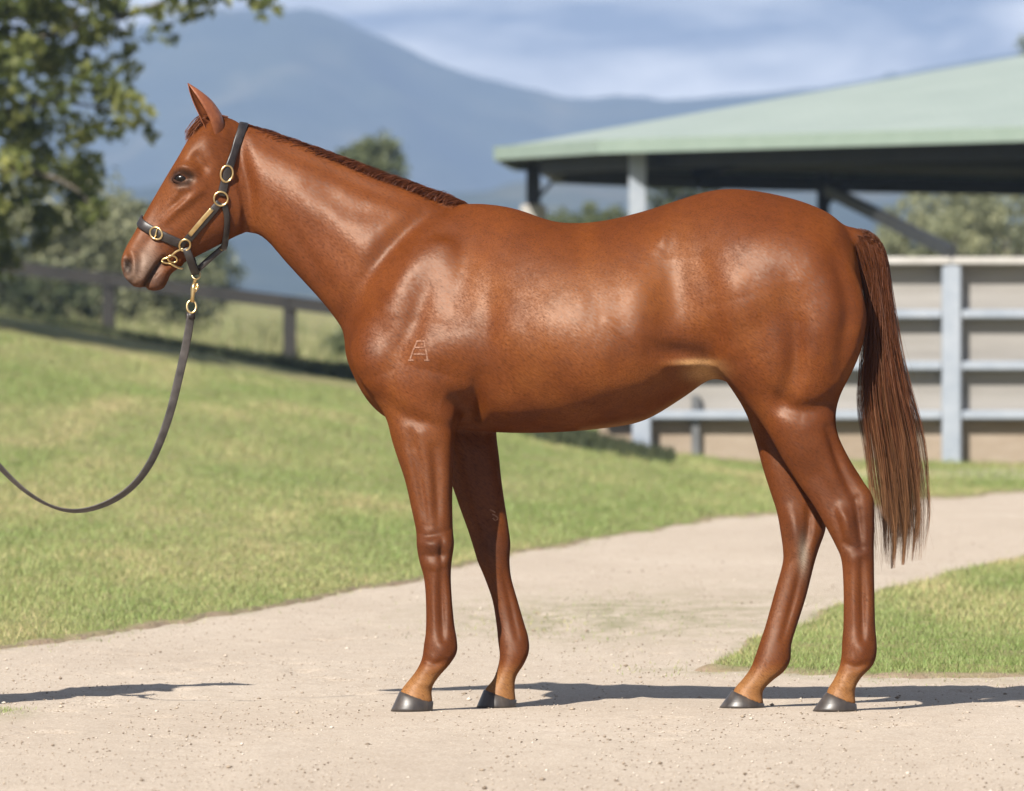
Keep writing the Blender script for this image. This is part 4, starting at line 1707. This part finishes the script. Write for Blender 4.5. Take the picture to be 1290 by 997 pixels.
# ---- hair
def hair_mesh(strands, width, name, mat, parent, taper=0.25):
    """strands: (n, k, 3) polylines -> two-sided ribbons; tone attribute per strand"""
    s = np.asarray(strands)
    n, k, _ = s.shape
    d = np.gradient(s, axis=1)
    d /= np.linalg.norm(d, axis=2, keepdims=True) + 1e-9
    rnd = RNG.normal(size=(n, 1, 3))
    rnd[:, :, 1] *= 0.5
    side = np.cross(d, rnd)
    side /= np.linalg.norm(side, axis=2, keepdims=True) + 1e-9
    w = np.asarray(width).reshape(-1, 1, 1) * np.linspace(1, taper, k).reshape(1, k, 1)
    V = np.stack([s - side * w / 2, s + side * w / 2], axis=2).reshape(-1, 3)
    base = (np.arange(n)[:, None] * k + np.arange(k - 1)[None, :]) * 2
    F = np.stack([base, base + 1, base + 3, base + 2], axis=-1).reshape(-1, 4)
    tone = np.repeat(RNG.random(n), 2 * k)
    along = np.tile(np.repeat(np.linspace(0, 1, k), 2), n)
    return mesh_obj(name, V, F, mat, parent, True, {'tone': tone, 'along': along})


def hair_mat(name, root, mid, tip, rough=0.38):
    m = Mat(name, mid, rough, 0, 0.22)
    c = m.ramp(m.attr('along').outputs['Fac'], [(0.0, root), (0.5, mid), (1.0, tip)])
    c2 = m.mix(m.math('MULTIPLY', m.attr('tone').outputs['Fac'], 0.42), c, (0.04, 0.013, 0.006))
    m.color(c2)
    return m.m


TAILM = hair_mat('tail_hair', (0.125, 0.036, 0.010), (0.175, 0.056, 0.019), (0.36, 0.185, 0.085), .55)
NT, KT = 15000, 16
u0 = RNG.random(NT)
root = np.array([[*P(a, b2)] for a, b2 in catmull(DOCK, 12)])
ri = (u0 ** 0.8 * (len(root) - 1)).astype(int)
ang = RNG.random(NT) * 2 * np.pi
S = np.zeros((NT, KT, 3))
S[:, 0] = root[ri]
S[:, 0, 0] += np.cos(ang) * .018
S[:, 0, 1] += np.sin(ang) * .022
lat = RNG.normal(size=NT) * .42                     # place across the tail
lat = np.clip(lat, -1.15, 1.15)
clump = np.round(lat * 9) / 9
lat = lat * .70 + clump * .30 + RNG.normal(size=NT) * .035
dep = RNG.normal(size=NT) * .5
left = catmull([(1088, 370), (1083, 430), (1084, 490), (1091, 550), (1099, 610), (1105, 660), (1107, 705)], 8)
right = catmull([(1124, 362), (1132, 425), (1142, 485), (1156, 545), (1164, 600), (1167, 650), (1163, 690)], 8)
ln = np.clip(RNG.beta(3.2, 1.7, NT) * 1.08 + .05 * np.sin(lat * 11), .3, 1.06)
for k in range(1, KT):
    t = k / (KT - 1) * ln
    idx = t * (len(left) - 1)
    i0 = np.clip(idx.astype(int), 0, len(left) - 2)
    fr = (idx - i0)[:, None]
    L = left[i0] * (1 - fr) + left[i0 + 1] * fr
    Rr = right[i0] * (1 - fr) + right[i0 + 1] * fr
    q = (lat / 2 + .5)[:, None]
    xy = L * (1 - q) + Rr * q
    wv = (np.sin(t * 7 + lat * 14 + u0 * 1.5) * 2.6 + np.sin(t * 15 + clump * 40) * 1.2) * t
    X = (xy[:, 0] + wv - 645) / 415
    Z = CAM_H - (xy[:, 1] - 422) / 415
    Y = dep * (.035 + .030 * np.sin(np.pi * np.clip(t, 0, 1)) * 1.2)
    tgt = np.stack([X, Y, Z], 1)
    b2 = sstep(0, .42, t)[:, None]
    # lie along the dock first, then fall
    adv = np.clip(ri + t * 1.1 * (len(root) - 1), 0, len(root) - 1)
    a0 = np.clip(adv.astype(int), 0, len(root) - 2)
    fr2 = (adv - a0)[:, None]
    along_d = root[a0] * (1 - fr2) + root[a0 + 1] * fr2
    along_d[:, 0] += (.010 + .024 * np.abs(np.cos(ang)) * np.sign(np.cos(ang)))
    along_d[:, 1] += np.sin(ang) * .026
    along_d[:, 2] += .022 * np.maximum(0, np.cos(ang - .6)) - np.maximum(0, ri + t * 1.1 * (len(root) - 1) - len(root) + 1) / len(root) * .30
    S[:, k] = along_d * (1 - b2) + tgt * b2
# flyaway hairs
fl = RNG.choice(NT, 150, replace=False)
amp = RNG.random(150) * .075 * np.where(RNG.random(150) < .8, 1, -.35)
for k in range(1, KT):
    t = k / (KT - 1)
    S[fl, k, 0] += amp * t ** 1.8
hair_mesh(S, RNG.uniform(.0008, .0017, NT), 'tail', TAILM, horse)

MANEM = hair_mat('mane_hair', (0.13, 0.033, 0.009), (0.16, 0.043, 0.012), (0.22, 0.070, 0.022), .55)
crest = catmull([(300, 155), (330, 163), (361, 174), (396, 187), (430, 200), (465, 215), (505, 230), (540, 243), (574, 253)], 10)
NM, KM = 14000, 8
u = RNG.random(NM) * (len(crest) - 1)
i0 = np.clip(u.astype(int), 0, len(crest) - 2)
cp = crest[i0] * (1 - (u - i0))[:, None] + crest[i0 + 1] * (u - i0)[:, None]
S = np.zeros((NM, KM, 3))
uu = u / (len(crest) - 1)
hgt = (.009 + .010 * sstep(.30, .85, uu) * sstep(1.02, .90, uu)) * RNG.uniform(.45, 1.1, NM) * (.9 + .18 * vnoise(u * .22, u * 0, 3))
lenm = RNG.uniform(.05, .10, NM)
yr = RNG.normal(size=NM) * .010
sw = RNG.normal(size=NM) * .018 + .060
for k in range(KM):
    t = k / (KM - 1)
    S[:, k, 0] = (cp[:, 0] - 645) / 415 + t * sw
    S[:, k, 1] = yr + lenm * .55 * t ** 1.1
    S[:, k, 2] = CAM_H - (cp[:, 1] + 3 - 422) / 415 - np.abs(yr) * .5 + hgt * np.sin(np.pi * min(t * 1.4, 1.0)) * 1.2 - lenm * .75 * t ** 2.0
hair_mesh(S, RNG.uniform(.0009, .0016, NM), 'mane', MANEM, horse)
NM = 420
S = np.zeros((NM, KM, 3))
bx, by = RNG.uniform(262, 288, NM), RNG.uniform(147, 153, NM)
yr = RNG.normal(size=NM) * .016
tx = RNG.uniform(232, 246, NM)
ty = RNG.uniform(166, 184, NM)
for k in range(KM):
    t = k / (KM - 1)
    S[:, k, 0] = (bx + (tx - bx) * t - 645) / 415
    S[:, k, 1] = yr * (1 + t) + .02 * t
    S[:, k, 2] = CAM_H - (by + (ty - by) * t ** 1.4 - 422) / 415 + .022 * np.sin(np.pi * t)
hair_mesh(S, RNG.uniform(.002, .0034, NM), 'forelock', MANEM, horse)


# ---- brands: pale freeze marks in the coat
m = Mat('freeze_mark_hair', (0.5, 0.36, 0.28), 0.85, 0, .1)
m.color(m.ramp(m.noise(160, 3), [(0.35, (0.20, 0.080, 0.042)), (0.65, (0.37, 0.21, 0.145))]))
BRAND = m.m


def skin_ribbon(b, pts, w, off=.0012, sub=4):
    cv = catmull(pts, sub)
    L = []
    for a, c2 in cv:
        L.append(on_skin(a, c2, off))
    V, F = [], []
    for i, (p, nn) in enumerate(L):
        d = L[min(i + 1, len(L) - 1)][0] - L[max(i - 1, 0)][0]
        s = nn.cross(d).normalized()
        V += [p - s * w / 2, p + s * w / 2]
    for i in range(len(L) - 1):
        F.append((2 * i, 2 * i + 1, 2 * i + 3, 2 * i + 2))
    b.add(V, F)


b = MB()
skin_ribbon(b, [(516.5, 453), (521, 441), (525.5, 430.5)], .0050)
skin_ribbon(b, [(538.5, 453), (536.5, 441), (534.5, 430.5)], .0050)
skin_ribbon(b, [(525, 430.5), (530, 429.8), (535, 430.5)], .006, .0016)
skin_ribbon(b, [(523, 438), (530, 438), (535.5, 438)], .004, .0016)
skin_ribbon(b, [(521, 446.5), (529, 446), (536, 446.5)], .0055, .0016)
skin_ribbon(b, [(514.5, 454), (521, 454)], .005, .0016)
skin_ribbon(b, [(534.5, 454), (541, 454)], .005, .0016)
tag(b.build('brand_mark', BRAND, horse, True), 'pale letter A freeze brand on the shoulder')
b = MB()
skin_ribbon(b, [(617, 642), (621, 644), (624, 646)], .004)
skin_ribbon(b, [(620, 648), (624, 650), (627, 653), (624, 656), (621, 653)], .004)
tag(b.build('brand_mark', BRAND, horse, True), 'small pale brand on the far foreleg')
# ------------------------------------------------------------------ halter and lead
m = Mat('dark_leather', (0.022, 0.016, 0.014), 0.42, 0, 0.5)
m.color(m.ramp(m.noise(50, 5), [(0.3, (0.012, 0.009, 0.008)), (0.7, (0.040, 0.030, 0.026))]))
m.bump(m.noise(400, 3), .25, .001)
LEATHER = m.m
m = Mat('worn_lead_leather', (0.07, 0.06, 0.055), 0.45, 0, 0.5)
m.color(m.ramp(m.noise(30, 5), [(0.3, (0.040, 0.034, 0.031)), (0.7, (0.105, 0.092, 0.084))]))
m.bump(m.noise(300, 3), .25, .001)
LEADM = m.m
m = Mat('polished_brass', (0.80, 0.60, 0.28), 0.32, 1.0)
m.color(m.ramp(m.noise(40, 3), [(0.3, (0.50, 0.35, 0.15)), (0.7, (0.74, 0.56, 0.29))]))
BRASS = m.m


def ribbon(pts, nrms, w, th, name, mat, parent):
    """strap with rounded-off box section: pts centre line, nrms outward"""
    V, F = [], []
    k = len(pts)
    for i, (p, nn) in enumerate(zip(pts, nrms)):
        d = (pts[min(i + 1, k - 1)] - pts[max(i - 1, 0)]).normalized()
        s = nn.cross(d).normalized()
        u = d.cross(s).normalized()
        if u.dot(nn) < 0:
            u = -u
        ww = w[i] if hasattr(w, '__len__') else w
        for a, b2 in ((-.5, .0), (-.5, .6), (-.38, 1.0), (.38, 1.0), (.5, .6), (.5, .0)):
            V.append(p + s * (a * ww) + u * (b2 * th))
    q = 6
    for i in range(k - 1):
        for j in range(q):
            F.append((i * q + j, i * q + (j + 1) % q, (i + 1) * q + (j + 1) % q, (i + 1) * q + j))
    F += [tuple(range(q))[::-1], tuple((k - 1) * q + j for j in range(q))]
    return mesh_obj(name, V, F, mat, parent, True)


def surf(g, off):
    q, n_, i, dd_ = BVH.find_nearest(g)
    return q + n_ * off, n_


def near_pts(path, off=.002, sub=6):
    out = [on_skin(a, b2, off) for a, b2 in catmull(path, sub)]
    # even out the normals
    ns = [sum((out[j][1] for j in range(max(0, i - 2), min(len(out), i + 3))), Vector()).normalized() for i in range(len(out))]
    return [p for p, _ in out], ns


def mir(v):
    return Vector((v.x, -v.y, v.z))


halter = empty('halter', tuple(P(262, 262, 0)), 'dark leather halter with brass buckles on the head of the chestnut horse', 'halter')


def torus_on(c, nrm_, along, ra, rb, r, name, parent):
    al = (along - nrm_ * along.dot(nrm_)).normalized()
    sd = nrm_.cross(al).normalized()
    pts = [c + al * (math.cos(a) * ra) + sd * (math.sin(a) * rb) for a in np.linspace(0, 2 * math.pi, 29)]
    return MB().tube(pts, r, 8, False).build(name, BRASS, parent, True)


# over-the-poll strap, both cheeks
pn, nn_ = near_pts([(279, 247), (285, 222), (291, 203), (298, 182), (303, 168)])
top = P(308, 156.5, 0)
arc = []
for a in np.linspace(0.15, .85, 7):
    g = pn[-1].lerp(mir(pn[-1]), a)
    g.z += math.sin(math.pi * a) * .035
    g.x += math.sin(math.pi * a) * .010
    arc.append(surf(g, .004))
pts = pn + [p for p, _ in arc] + [mir(p) for p in pn[::-1]]
nrs = nn_ + [q for _, q in arc] + [mir(q) for q in nn_[::-1]]
crown = ribbon(pts, nrs, .027, .005, 'crown_strap', LEATHER, halter)
# nose band
pn, nn_ = near_pts([(233, 309), (215, 302), (198, 294), (185, 287), (178, 282)])
arc = []
for a in np.linspace(0.12, .88, 9):
    g = pn[-1].lerp(mir(pn[-1]), a)
    g += Vector((-.02, 0, .022)) * math.sin(math.pi * a)
    arc.append(surf(g, .003))
nose = ribbon(pn + [p for p, _ in arc] + [mir(p) for p in pn[::-1]], nn_ + [q for _, q in arc] + [mir(q) for q in nn_[::-1]],
              .029, .005, 'nose_band', LEATHER, halter)
for sg in (1, -1):
    f = (lambda v: v) if sg == 1 else mir
    # cheek strap with its brass plate
    pn, nn_ = near_pts([(277, 255), (263, 272), (248, 289), (234, 305)], .003)
    ck = ribbon([f(p) for p in pn], [f(q) for q in nn_], .025, .005, 'cheek_strap', LEATHER, halter)
    pn2, nn2 = near_pts([(267.5, 263), (255, 277), (239, 295.5)], .0095)
    ribbon([f(p) for p in pn2], [f(q) for q in nn2], .014, .0022, 'name_plate', BRASS, ck)
    # throat strap down the jowl
    pn, nn_ = near_pts([(282, 256), (285.5, 272), (285, 290), (283, 303)], .002)
    g = [P(282.5, 309, pn[-1].y * .75), P(281.5, 313, pn[-1].y * .4), P(281, 314.5, pn[-1].y * .02)]
    pts = [f(p) for p in pn + g]
    nrs = [f(q) for q in nn_] + [f(Vector((0, -.8, -.6))), f(Vector((0, -.5, -.85))), Vector((0, 0, -1))]
    ribbon(pts, nrs, .019, .004, 'throat_strap', LEATHER, halter)
    # chin strap, a V below the jaw
    p0, n0 = on_skin(234, 312, .003)
    ch = catmull([tuple(p0), tuple(P(238.5, 324, p0.y * 1.02)), tuple(P(243, 337, p0.y * .65)), tuple(P(246.5, 345, p0.y * .12))], 5)
    ribbon([f(Vector(p)) for p in ch], [f(Vector((0.1, -1, -.1 - .5 * i / len(ch))).normalized()) for i in range(len(ch))],
           .024, .005, 'chin_strap', LEATHER, halter)
    # buckles and rings
    p0, n0 = on_skin(285, 219, .008)
    torus_on(f(p0), f(n0), f(Vector((.2, 0, 1))), .025, .0185, .0033, 'buckle', crown)
    p1, n1_ = on_skin(278, 250.5, .008)
    torus_on(f(p1), f(n1_), f(Vector((.4, 0, .8))), .021, .021, .0032, 'ring', halter)
    p2, n2_ = on_skin(198, 294, .008)
    torus_on(f(p2), f(n2_), f(Vector((1, 0, -.5))), .021, .0175, .0033, 'buckle', nose)
    p3, n3_ = on_skin(233, 308, .008)
    torus_on(f(p3), f(n3_), f(Vector((.4, 0, .8))), .019, .016, .0034, 'ring', halter)
    MB().tube([f(Vector(p2 + Vector((.004, -.004, .014)))), f(Vector(p2 + Vector((-.004, -.004, -.014))))], .0022, 6).build('tongue', BRASS, nose)
# strap from the throat to the chin ring
jp = catmull([tuple(P(281, 312, 0)), tuple(P(266, 325, 0)), tuple(P(249, 340, 0))], 5)
ribbon([Vector(p) for p in jp], [Vector((0, -1, .15)).normalized()] * len(jp), .018, .005, 'jaw_strap', LEATHER, halter)
MB().tube([P(282, 309, -.004), P(278, 315, -.004)], .006, 8).build('keeper', BRASS, halter, True)
# light brass bit at the mouth
bp = []
for a, b2 in catmull([(231, 312), (222, 316), (214, 322), (203, 328), (209, 332), (220, 335), (230, 337)], 5):
    p, q = on_skin(a, b2, .006)
    bp.append(p)
bit = MB().tube(bp, .0034, 8).build('bit', BRASS, halter, True)
p0, n0 = on_skin(217, 325, .008)
torus_on(p0, n0, Vector((1, 0, -.6)), .015, .011, .003, 'bit_ring', bit)
MB().tube([mir(p) for p in bp], .0034, 8).build('bit', BRASS, halter, True)

# lead
lead = empty('lead_rein', tuple(P(246, 350, 0)), 'long dark leather lead with brass clip sagging in a loop from the halter', 'lead')
HAND = Vector((-1.760, .02, 1.005))
lp = [P(240.5, 396, 0), P(236, 425, 0), P(227, 468, 0), P(211, 530, 0), P(188, 585, 0), P(158, 620, 0), P(118, 640, 0), P(80, 642, 0),
      P(40, 624, .005), P(0, 588, .01), P(-40, 538, .015), HAND + Vector((.02, 0, -.012)), HAND + Vector((-.05, .02, .0))]
cv = [Vector(p) for p in catmull([tuple(p) for p in lp], 10)]
k = len(cv)
nrs, ws = [], []
for i in range(k):
    d = (cv[min(i + 1, k - 1)] - cv[max(i - 1, 0)]).normalized()
    t = i / (k - 1)
    # strap twists: face on near the clip, edge on at the bottom of the loop
    tw = np.interp(t, [0, .15, .45, .62, .8, 1], [R(28), R(10), R(48), R(72), R(40), R(20)])
    base = Vector((0, -1, 0))
    up = base.cross(d).normalized()
    nrs.append((base * math.cos(tw) + up * math.sin(tw)).normalized())
ribbon(cv, nrs, .0255, .0035, 'strap', LEADM, lead)
# snap: swivel eye, barrel, hook and ring
sn = MB()
sn.tube([P(246.5, 349, 0), P(245, 356, 0)], .0055, 8)
sn.tube([P(245, 356, 0), P(243.5, 364, 0), P(242.5, 374, 0), P(241.8, 381, 0)], [.006, .009, .006, .0075], 10)
sn.tube([P(248.5, 357, 0), P(249.5, 362, 0), P(246, 367, 0), P(243, 366, 0)], .0042, 8)
sn.build('snap_clip', BRASS, lead, True)
pts = [P(241.3, 386.5, 0) + Vector((math.cos(a) * .014, math.sin(a) * .004, math.sin(a) * .019)) for a in np.linspace(0, 2 * math.pi, 25)]
MB().tube(pts, .0036, 8, False).build('ring', BRASS, lead, True)
pts = [P(247, 346, 0) + Vector((math.cos(a) * .012, math.sin(a) * .006, math.sin(a) * .014)) for a in np.linspace(0, 2 * math.pi, 25)]
MB().tube(pts, .0034, 8, False).build('ring', BRASS, lead, True)
MB().box((P(240, 398, 0) + Vector((-.014, -.006, -.012))), (P(240, 398, 0) + Vector((.014, .006, .012))), c=.002).build('stitched_keeper', LEATHER, lead, True)

# ------------------------------------------------------------------ the handler, standing just beyond the frame with the lead in hand
SKIN = mottled('skin', (0.46, 0.25, 0.17), (0.54, 0.31, 0.22), 20, .5, .1, .001)
SHIRT = mottled('navy_shirt', (0.020, 0.028, 0.065), (0.032, 0.042, 0.085), 14, .8, .4, .003)
CHINO = mottled('khaki_trousers', (0.30, 0.25, 0.17), (0.38, 0.32, 0.23), 14, .85, .4, .003)
BOOT = mottled('brown_boots', (0.05, 0.028, 0.016), (0.09, 0.05, 0.03), 14, .5, .2)
HAIRM = mottled('brown_hair', (0.03, 0.018, 0.010), (0.06, 0.036, 0.02), 40, .5, .4, .004)
person = empty('person', (-1.98, .12, 0), 'handler in navy shirt, khaki trousers and cap holding the lead', 'person')


def skin_obj(name, pts, edges, rad, mat, parent, levels=2, root=0):
    me = bpy.data.meshes.new(name)
    me.from_pydata([tuple(p) for p in pts], edges, [])
    o = bpy.data.objects.new(name, me)
    COL.objects.link(o)
    o.modifiers.new('s', 'SKIN').use_smooth_shade = True
    sv = me.skin_vertices[0].data
    for i, r in enumerate(rad):
        sv[i].radius = (r, r) if isinstance(r, (int, float)) else r
        sv[i].use_root = (i == root)
    sb = o.modifiers.new('u', 'SUBSURF')
    sb.levels = sb.render_levels = levels
    dg_ = bpy.context.evaluated_depsgraph_get()
    me2 = bpy.data.meshes.new_from_object(o.evaluated_get(dg_))
    bpy.data.objects.remove(o)
    me2.materials.clear()
    me2.materials.append(mat)
    me2.polygons.foreach_set('use_smooth', np.ones(len(me2.polygons), dtype=bool))
    o2 = bpy.data.objects.new(name, me2)
    COL.objects.link(o2)
    o2.parent = parent
    o2.matrix_parent_inverse = parent_inv(parent)
    return o2


hx, hy = -1.98, .12                        # faces +X, towards the horse
Vv = lambda f, s, z: Vector((hx + f, hy + s, z))      # forward, side (+Y = left hand side), up
pel, wai, che, nek, hed = Vv(0, 0, .95), Vv(-.01, 0, 1.12), Vv(0, 0, 1.32), Vv(.0, 0, 1.50), Vv(.03, 0, 1.60)
shl, shr = Vv(0, .19, 1.43), Vv(0, -.19, 1.43)
ell, elr = Vv(-.06, .25, 1.14), Vv(.02, -.24, 1.15)
wrl, wrr = Vv(.04, .22, .90), Vector((HAND.x - .085, HAND.y - .03, HAND.z + .0))
hil, hir = Vv(0, .10, .90), Vv(0, -.10, .90)
knl, knr = Vv(-.03, .12, .49), Vv(.09, -.11, .49)
anl, anr = Vv(-.10, .12, .09), Vv(.10, -.12, .09)
pts = [pel, wai, che, nek, hed, shl, ell, wrl, shr, elr, wrr, hil, knl, anl, hir, knr, anr, Vv(.03, 0, 1.70), Vv(.02, 0, 1.55)]
edg = [(0, 1), (1, 2), (2, 3), (3, 18), (18, 4), (4, 17), (2, 5), (5, 6), (6, 7), (2, 8), (8, 9), (9, 10), (0, 11), (11, 12), (12, 13), (0, 14), (14, 15), (15, 16)]
rad = [(.09, .07), (.11, .085), (.14, .105), .055, (.075, .095), .06, .042, .028, .06, .042, .028, .055, .042, .032, .055, .042, .032, (.065, .08), .055]
skin_obj('body', pts, edg, rad, SKIN, person)


def hand(w, aim, thumb, grip):
    """palm and five fingers; grip curls the fingers round the strap"""
    aim = aim.normalized()
    th = (thumb - aim * thumb.dot(aim)).normalized()
    pal = aim.cross(th).normalized()
    P_, E_, R_ = [w, w + aim * .045, w + aim * .085], [(0, 1), (1, 2)], [.024, (.038, .016), (.040, .014)]
    skin_obj('hand', P_, E_, R_, SKIN, person, 2)
    for i, (off, L) in enumerate(((.030, .072), (.010, .080), (-.010, .075), (-.030, .060))):
        b0 = w + aim * .080 + th * off
        c1, c2 = (.5, 1.7) if grip else (.15, .4)
        d1 = aim
        d2 = (aim * math.cos(c1) + pal * math.sin(c1))
        d3 = (aim * math.cos(c2) + pal * math.sin(c2))
        q = [b0, b0 + d1 * L * .2, b0 + d1 * L * .2 + d2 * L * .45, b0 + d1 * L * .2 + d2 * L * .45 + d3 * L * .4]
        skin_obj('finger', q, [(0, 1), (1, 2), (2, 3)], [.010, .0095, .0085, .007], SKIN, person, 1)
    b0 = w + aim * .030 + th * .028
    q = [b0, b0 + (aim * .5 + th * .6 + pal * .25) * .04, b0 + (aim * .9 + th * .45 + pal * .5) * .065]
    skin_obj('thumb', q, [(0, 1), (1, 2)], [.013, .011, .008], SKIN, person, 1)


hand(wrr, Vector((1, .25, 0)), Vector((0, 0, 1)), True)
hand(wrl, Vector((.35, 0, -1)), Vector((1, 0, 0)), False)
# clothing
skin_obj('shirt', [Vv(0, 0, .90), Vv(-.005, 0, 1.0), wai, che, Vv(0, 0, 1.45), shl, shl.lerp(ell, .75), shr, shr.lerp(elr, .75)],
         [(0, 1), (1, 2), (2, 3), (3, 4), (3, 5), (5, 6), (3, 7), (7, 8)],
         [(.165, .125), (.160, .122), (.152, .118), (.165, .125), .075, .082, .066, .082, .066], SHIRT, person)
skin_obj('trousers', [Vv(0, 0, 1.0), pel, hil, knl, anl + Vector((0, 0, -.01)), hir, knr, anr + Vector((0, 0, -.01))],
         [(0, 1), (1, 2), (2, 3), (3, 4), (1, 5), (5, 6), (6, 7)], [(.150, .120), (.165, .130), .118, .080, .064, .118, .080, .064], CHINO, person)
for a in (anl, anr):
    skin_obj('boot', [a + Vector((-.03, 0, .03)), a + Vector((-.03, 0, -.042)), a + Vector((.08, 0, -.050)), a + Vector((.165, 0, -.058))],
             [(0, 1), (1, 2), (2, 3)], [.050, .046, (.045, .040), (.036, .030)], BOOT, person, 2)
# face: nose, ears, eyes, mouth; hair and cap
cap = MB()
V, F = [], []
hc = Vv(.025, 0, 1.665)
for i in range(7):
    a = math.pi / 2 * i / 6
    for kk in range(20):
        b2 = 2 * math.pi * kk / 20
        V.append(hc + Vector((math.cos(a) * math.cos(b2) * .108, math.cos(a) * math.sin(b2) * .090, math.sin(a) * .105)))
for i in range(6):
    for kk in range(20):
        F.append((i * 20 + kk, i * 20 + (kk + 1) % 20, (i + 1) * 20 + (kk + 1) % 20, (i + 1) * 20 + kk))
cap.add(V, F)
V, F = [], []
for kk in range(13):
    a = R(-65 + 130 * kk / 12)
    for r_, z_ in ((.98, .010), (1.75, -.012), (1.75, -.018), (.98, .002)):
        V.append(hc + Vector((math.cos(a) * .100 * r_, math.sin(a) * .086 * min(r_, 1.25), z_)))
for kk in range(12):
    for j in range(4):
        F.append((kk * 4 + j, kk * 4 + (j + 1) % 4, kk * 4 + 4 + (j + 1) % 4, kk * 4 + 4 + j))
cap.add(V, F)
cap.build('cap', SHIRT, person, True)
skin_obj('nose', [Vv(.105, 0, 1.625), Vv(.125, 0, 1.592), Vv(.112, 0, 1.578)], [(0, 1), (1, 2)], [.009, .012, .011], SKIN, person, 1)
for s in (-1, 1):
    skin_obj('ear', [Vv(.015, s * .085, 1.635), Vv(.005, s * .092, 1.61), Vv(.018, s * .086, 1.585)], [(0, 1), (1, 2)], [(.008, .014), (.009, .018), (.006, .010)], SKIN, person, 1)
    skin_obj('eye', [Vv(.098, s * .032, 1.628), Vv(.102, s * .032, 1.628)], [(0, 1)], [.010, .010], EYE, person, 1)
skin_obj('mouth', [Vv(.108, -.024, 1.553), Vv(.115, 0, 1.552), Vv(.108, .024, 1.553)], [(0, 1), (1, 2)], [.004, .007, .004],
         mottled('lip', (0.38, 0.15, 0.12), (0.42, 0.18, 0.14), 30, .5, 0), person, 1)
skin_obj('hair', [Vv(-.02, 0, 1.68), Vv(-.05, 0, 1.62), Vv(-.045, 0, 1.56)], [(0, 1), (1, 2)], [(.075, .06), (.07, .045), (.05, .02)], HAIRM, person, 2)
# ------------------------------------------------------------------ haze
hz = MB().box((-5200, -60, -3), (5200, 5060, 205))
m = bpy.data.materials.new('hazy_air')
m.use_nodes = True
nt = m.node_tree
nt.nodes.clear()
mo = nt.nodes.new('ShaderNodeOutputMaterial')
pv = nt.nodes.new('ShaderNodeVolumePrincipled')
pv.inputs['Color'].default_value = (0.42, 0.575, 0.88, 1)
pv.inputs['Density'].default_value = 0.00023
pv.inputs['Anisotropy'].default_value = 0.0
nt.links.new(pv.outputs[0], mo.inputs['Volume'])
o = hz.build('haze', m)
tag(o, 'thin blue haze in the valley air', 'haze', kind='stuff')
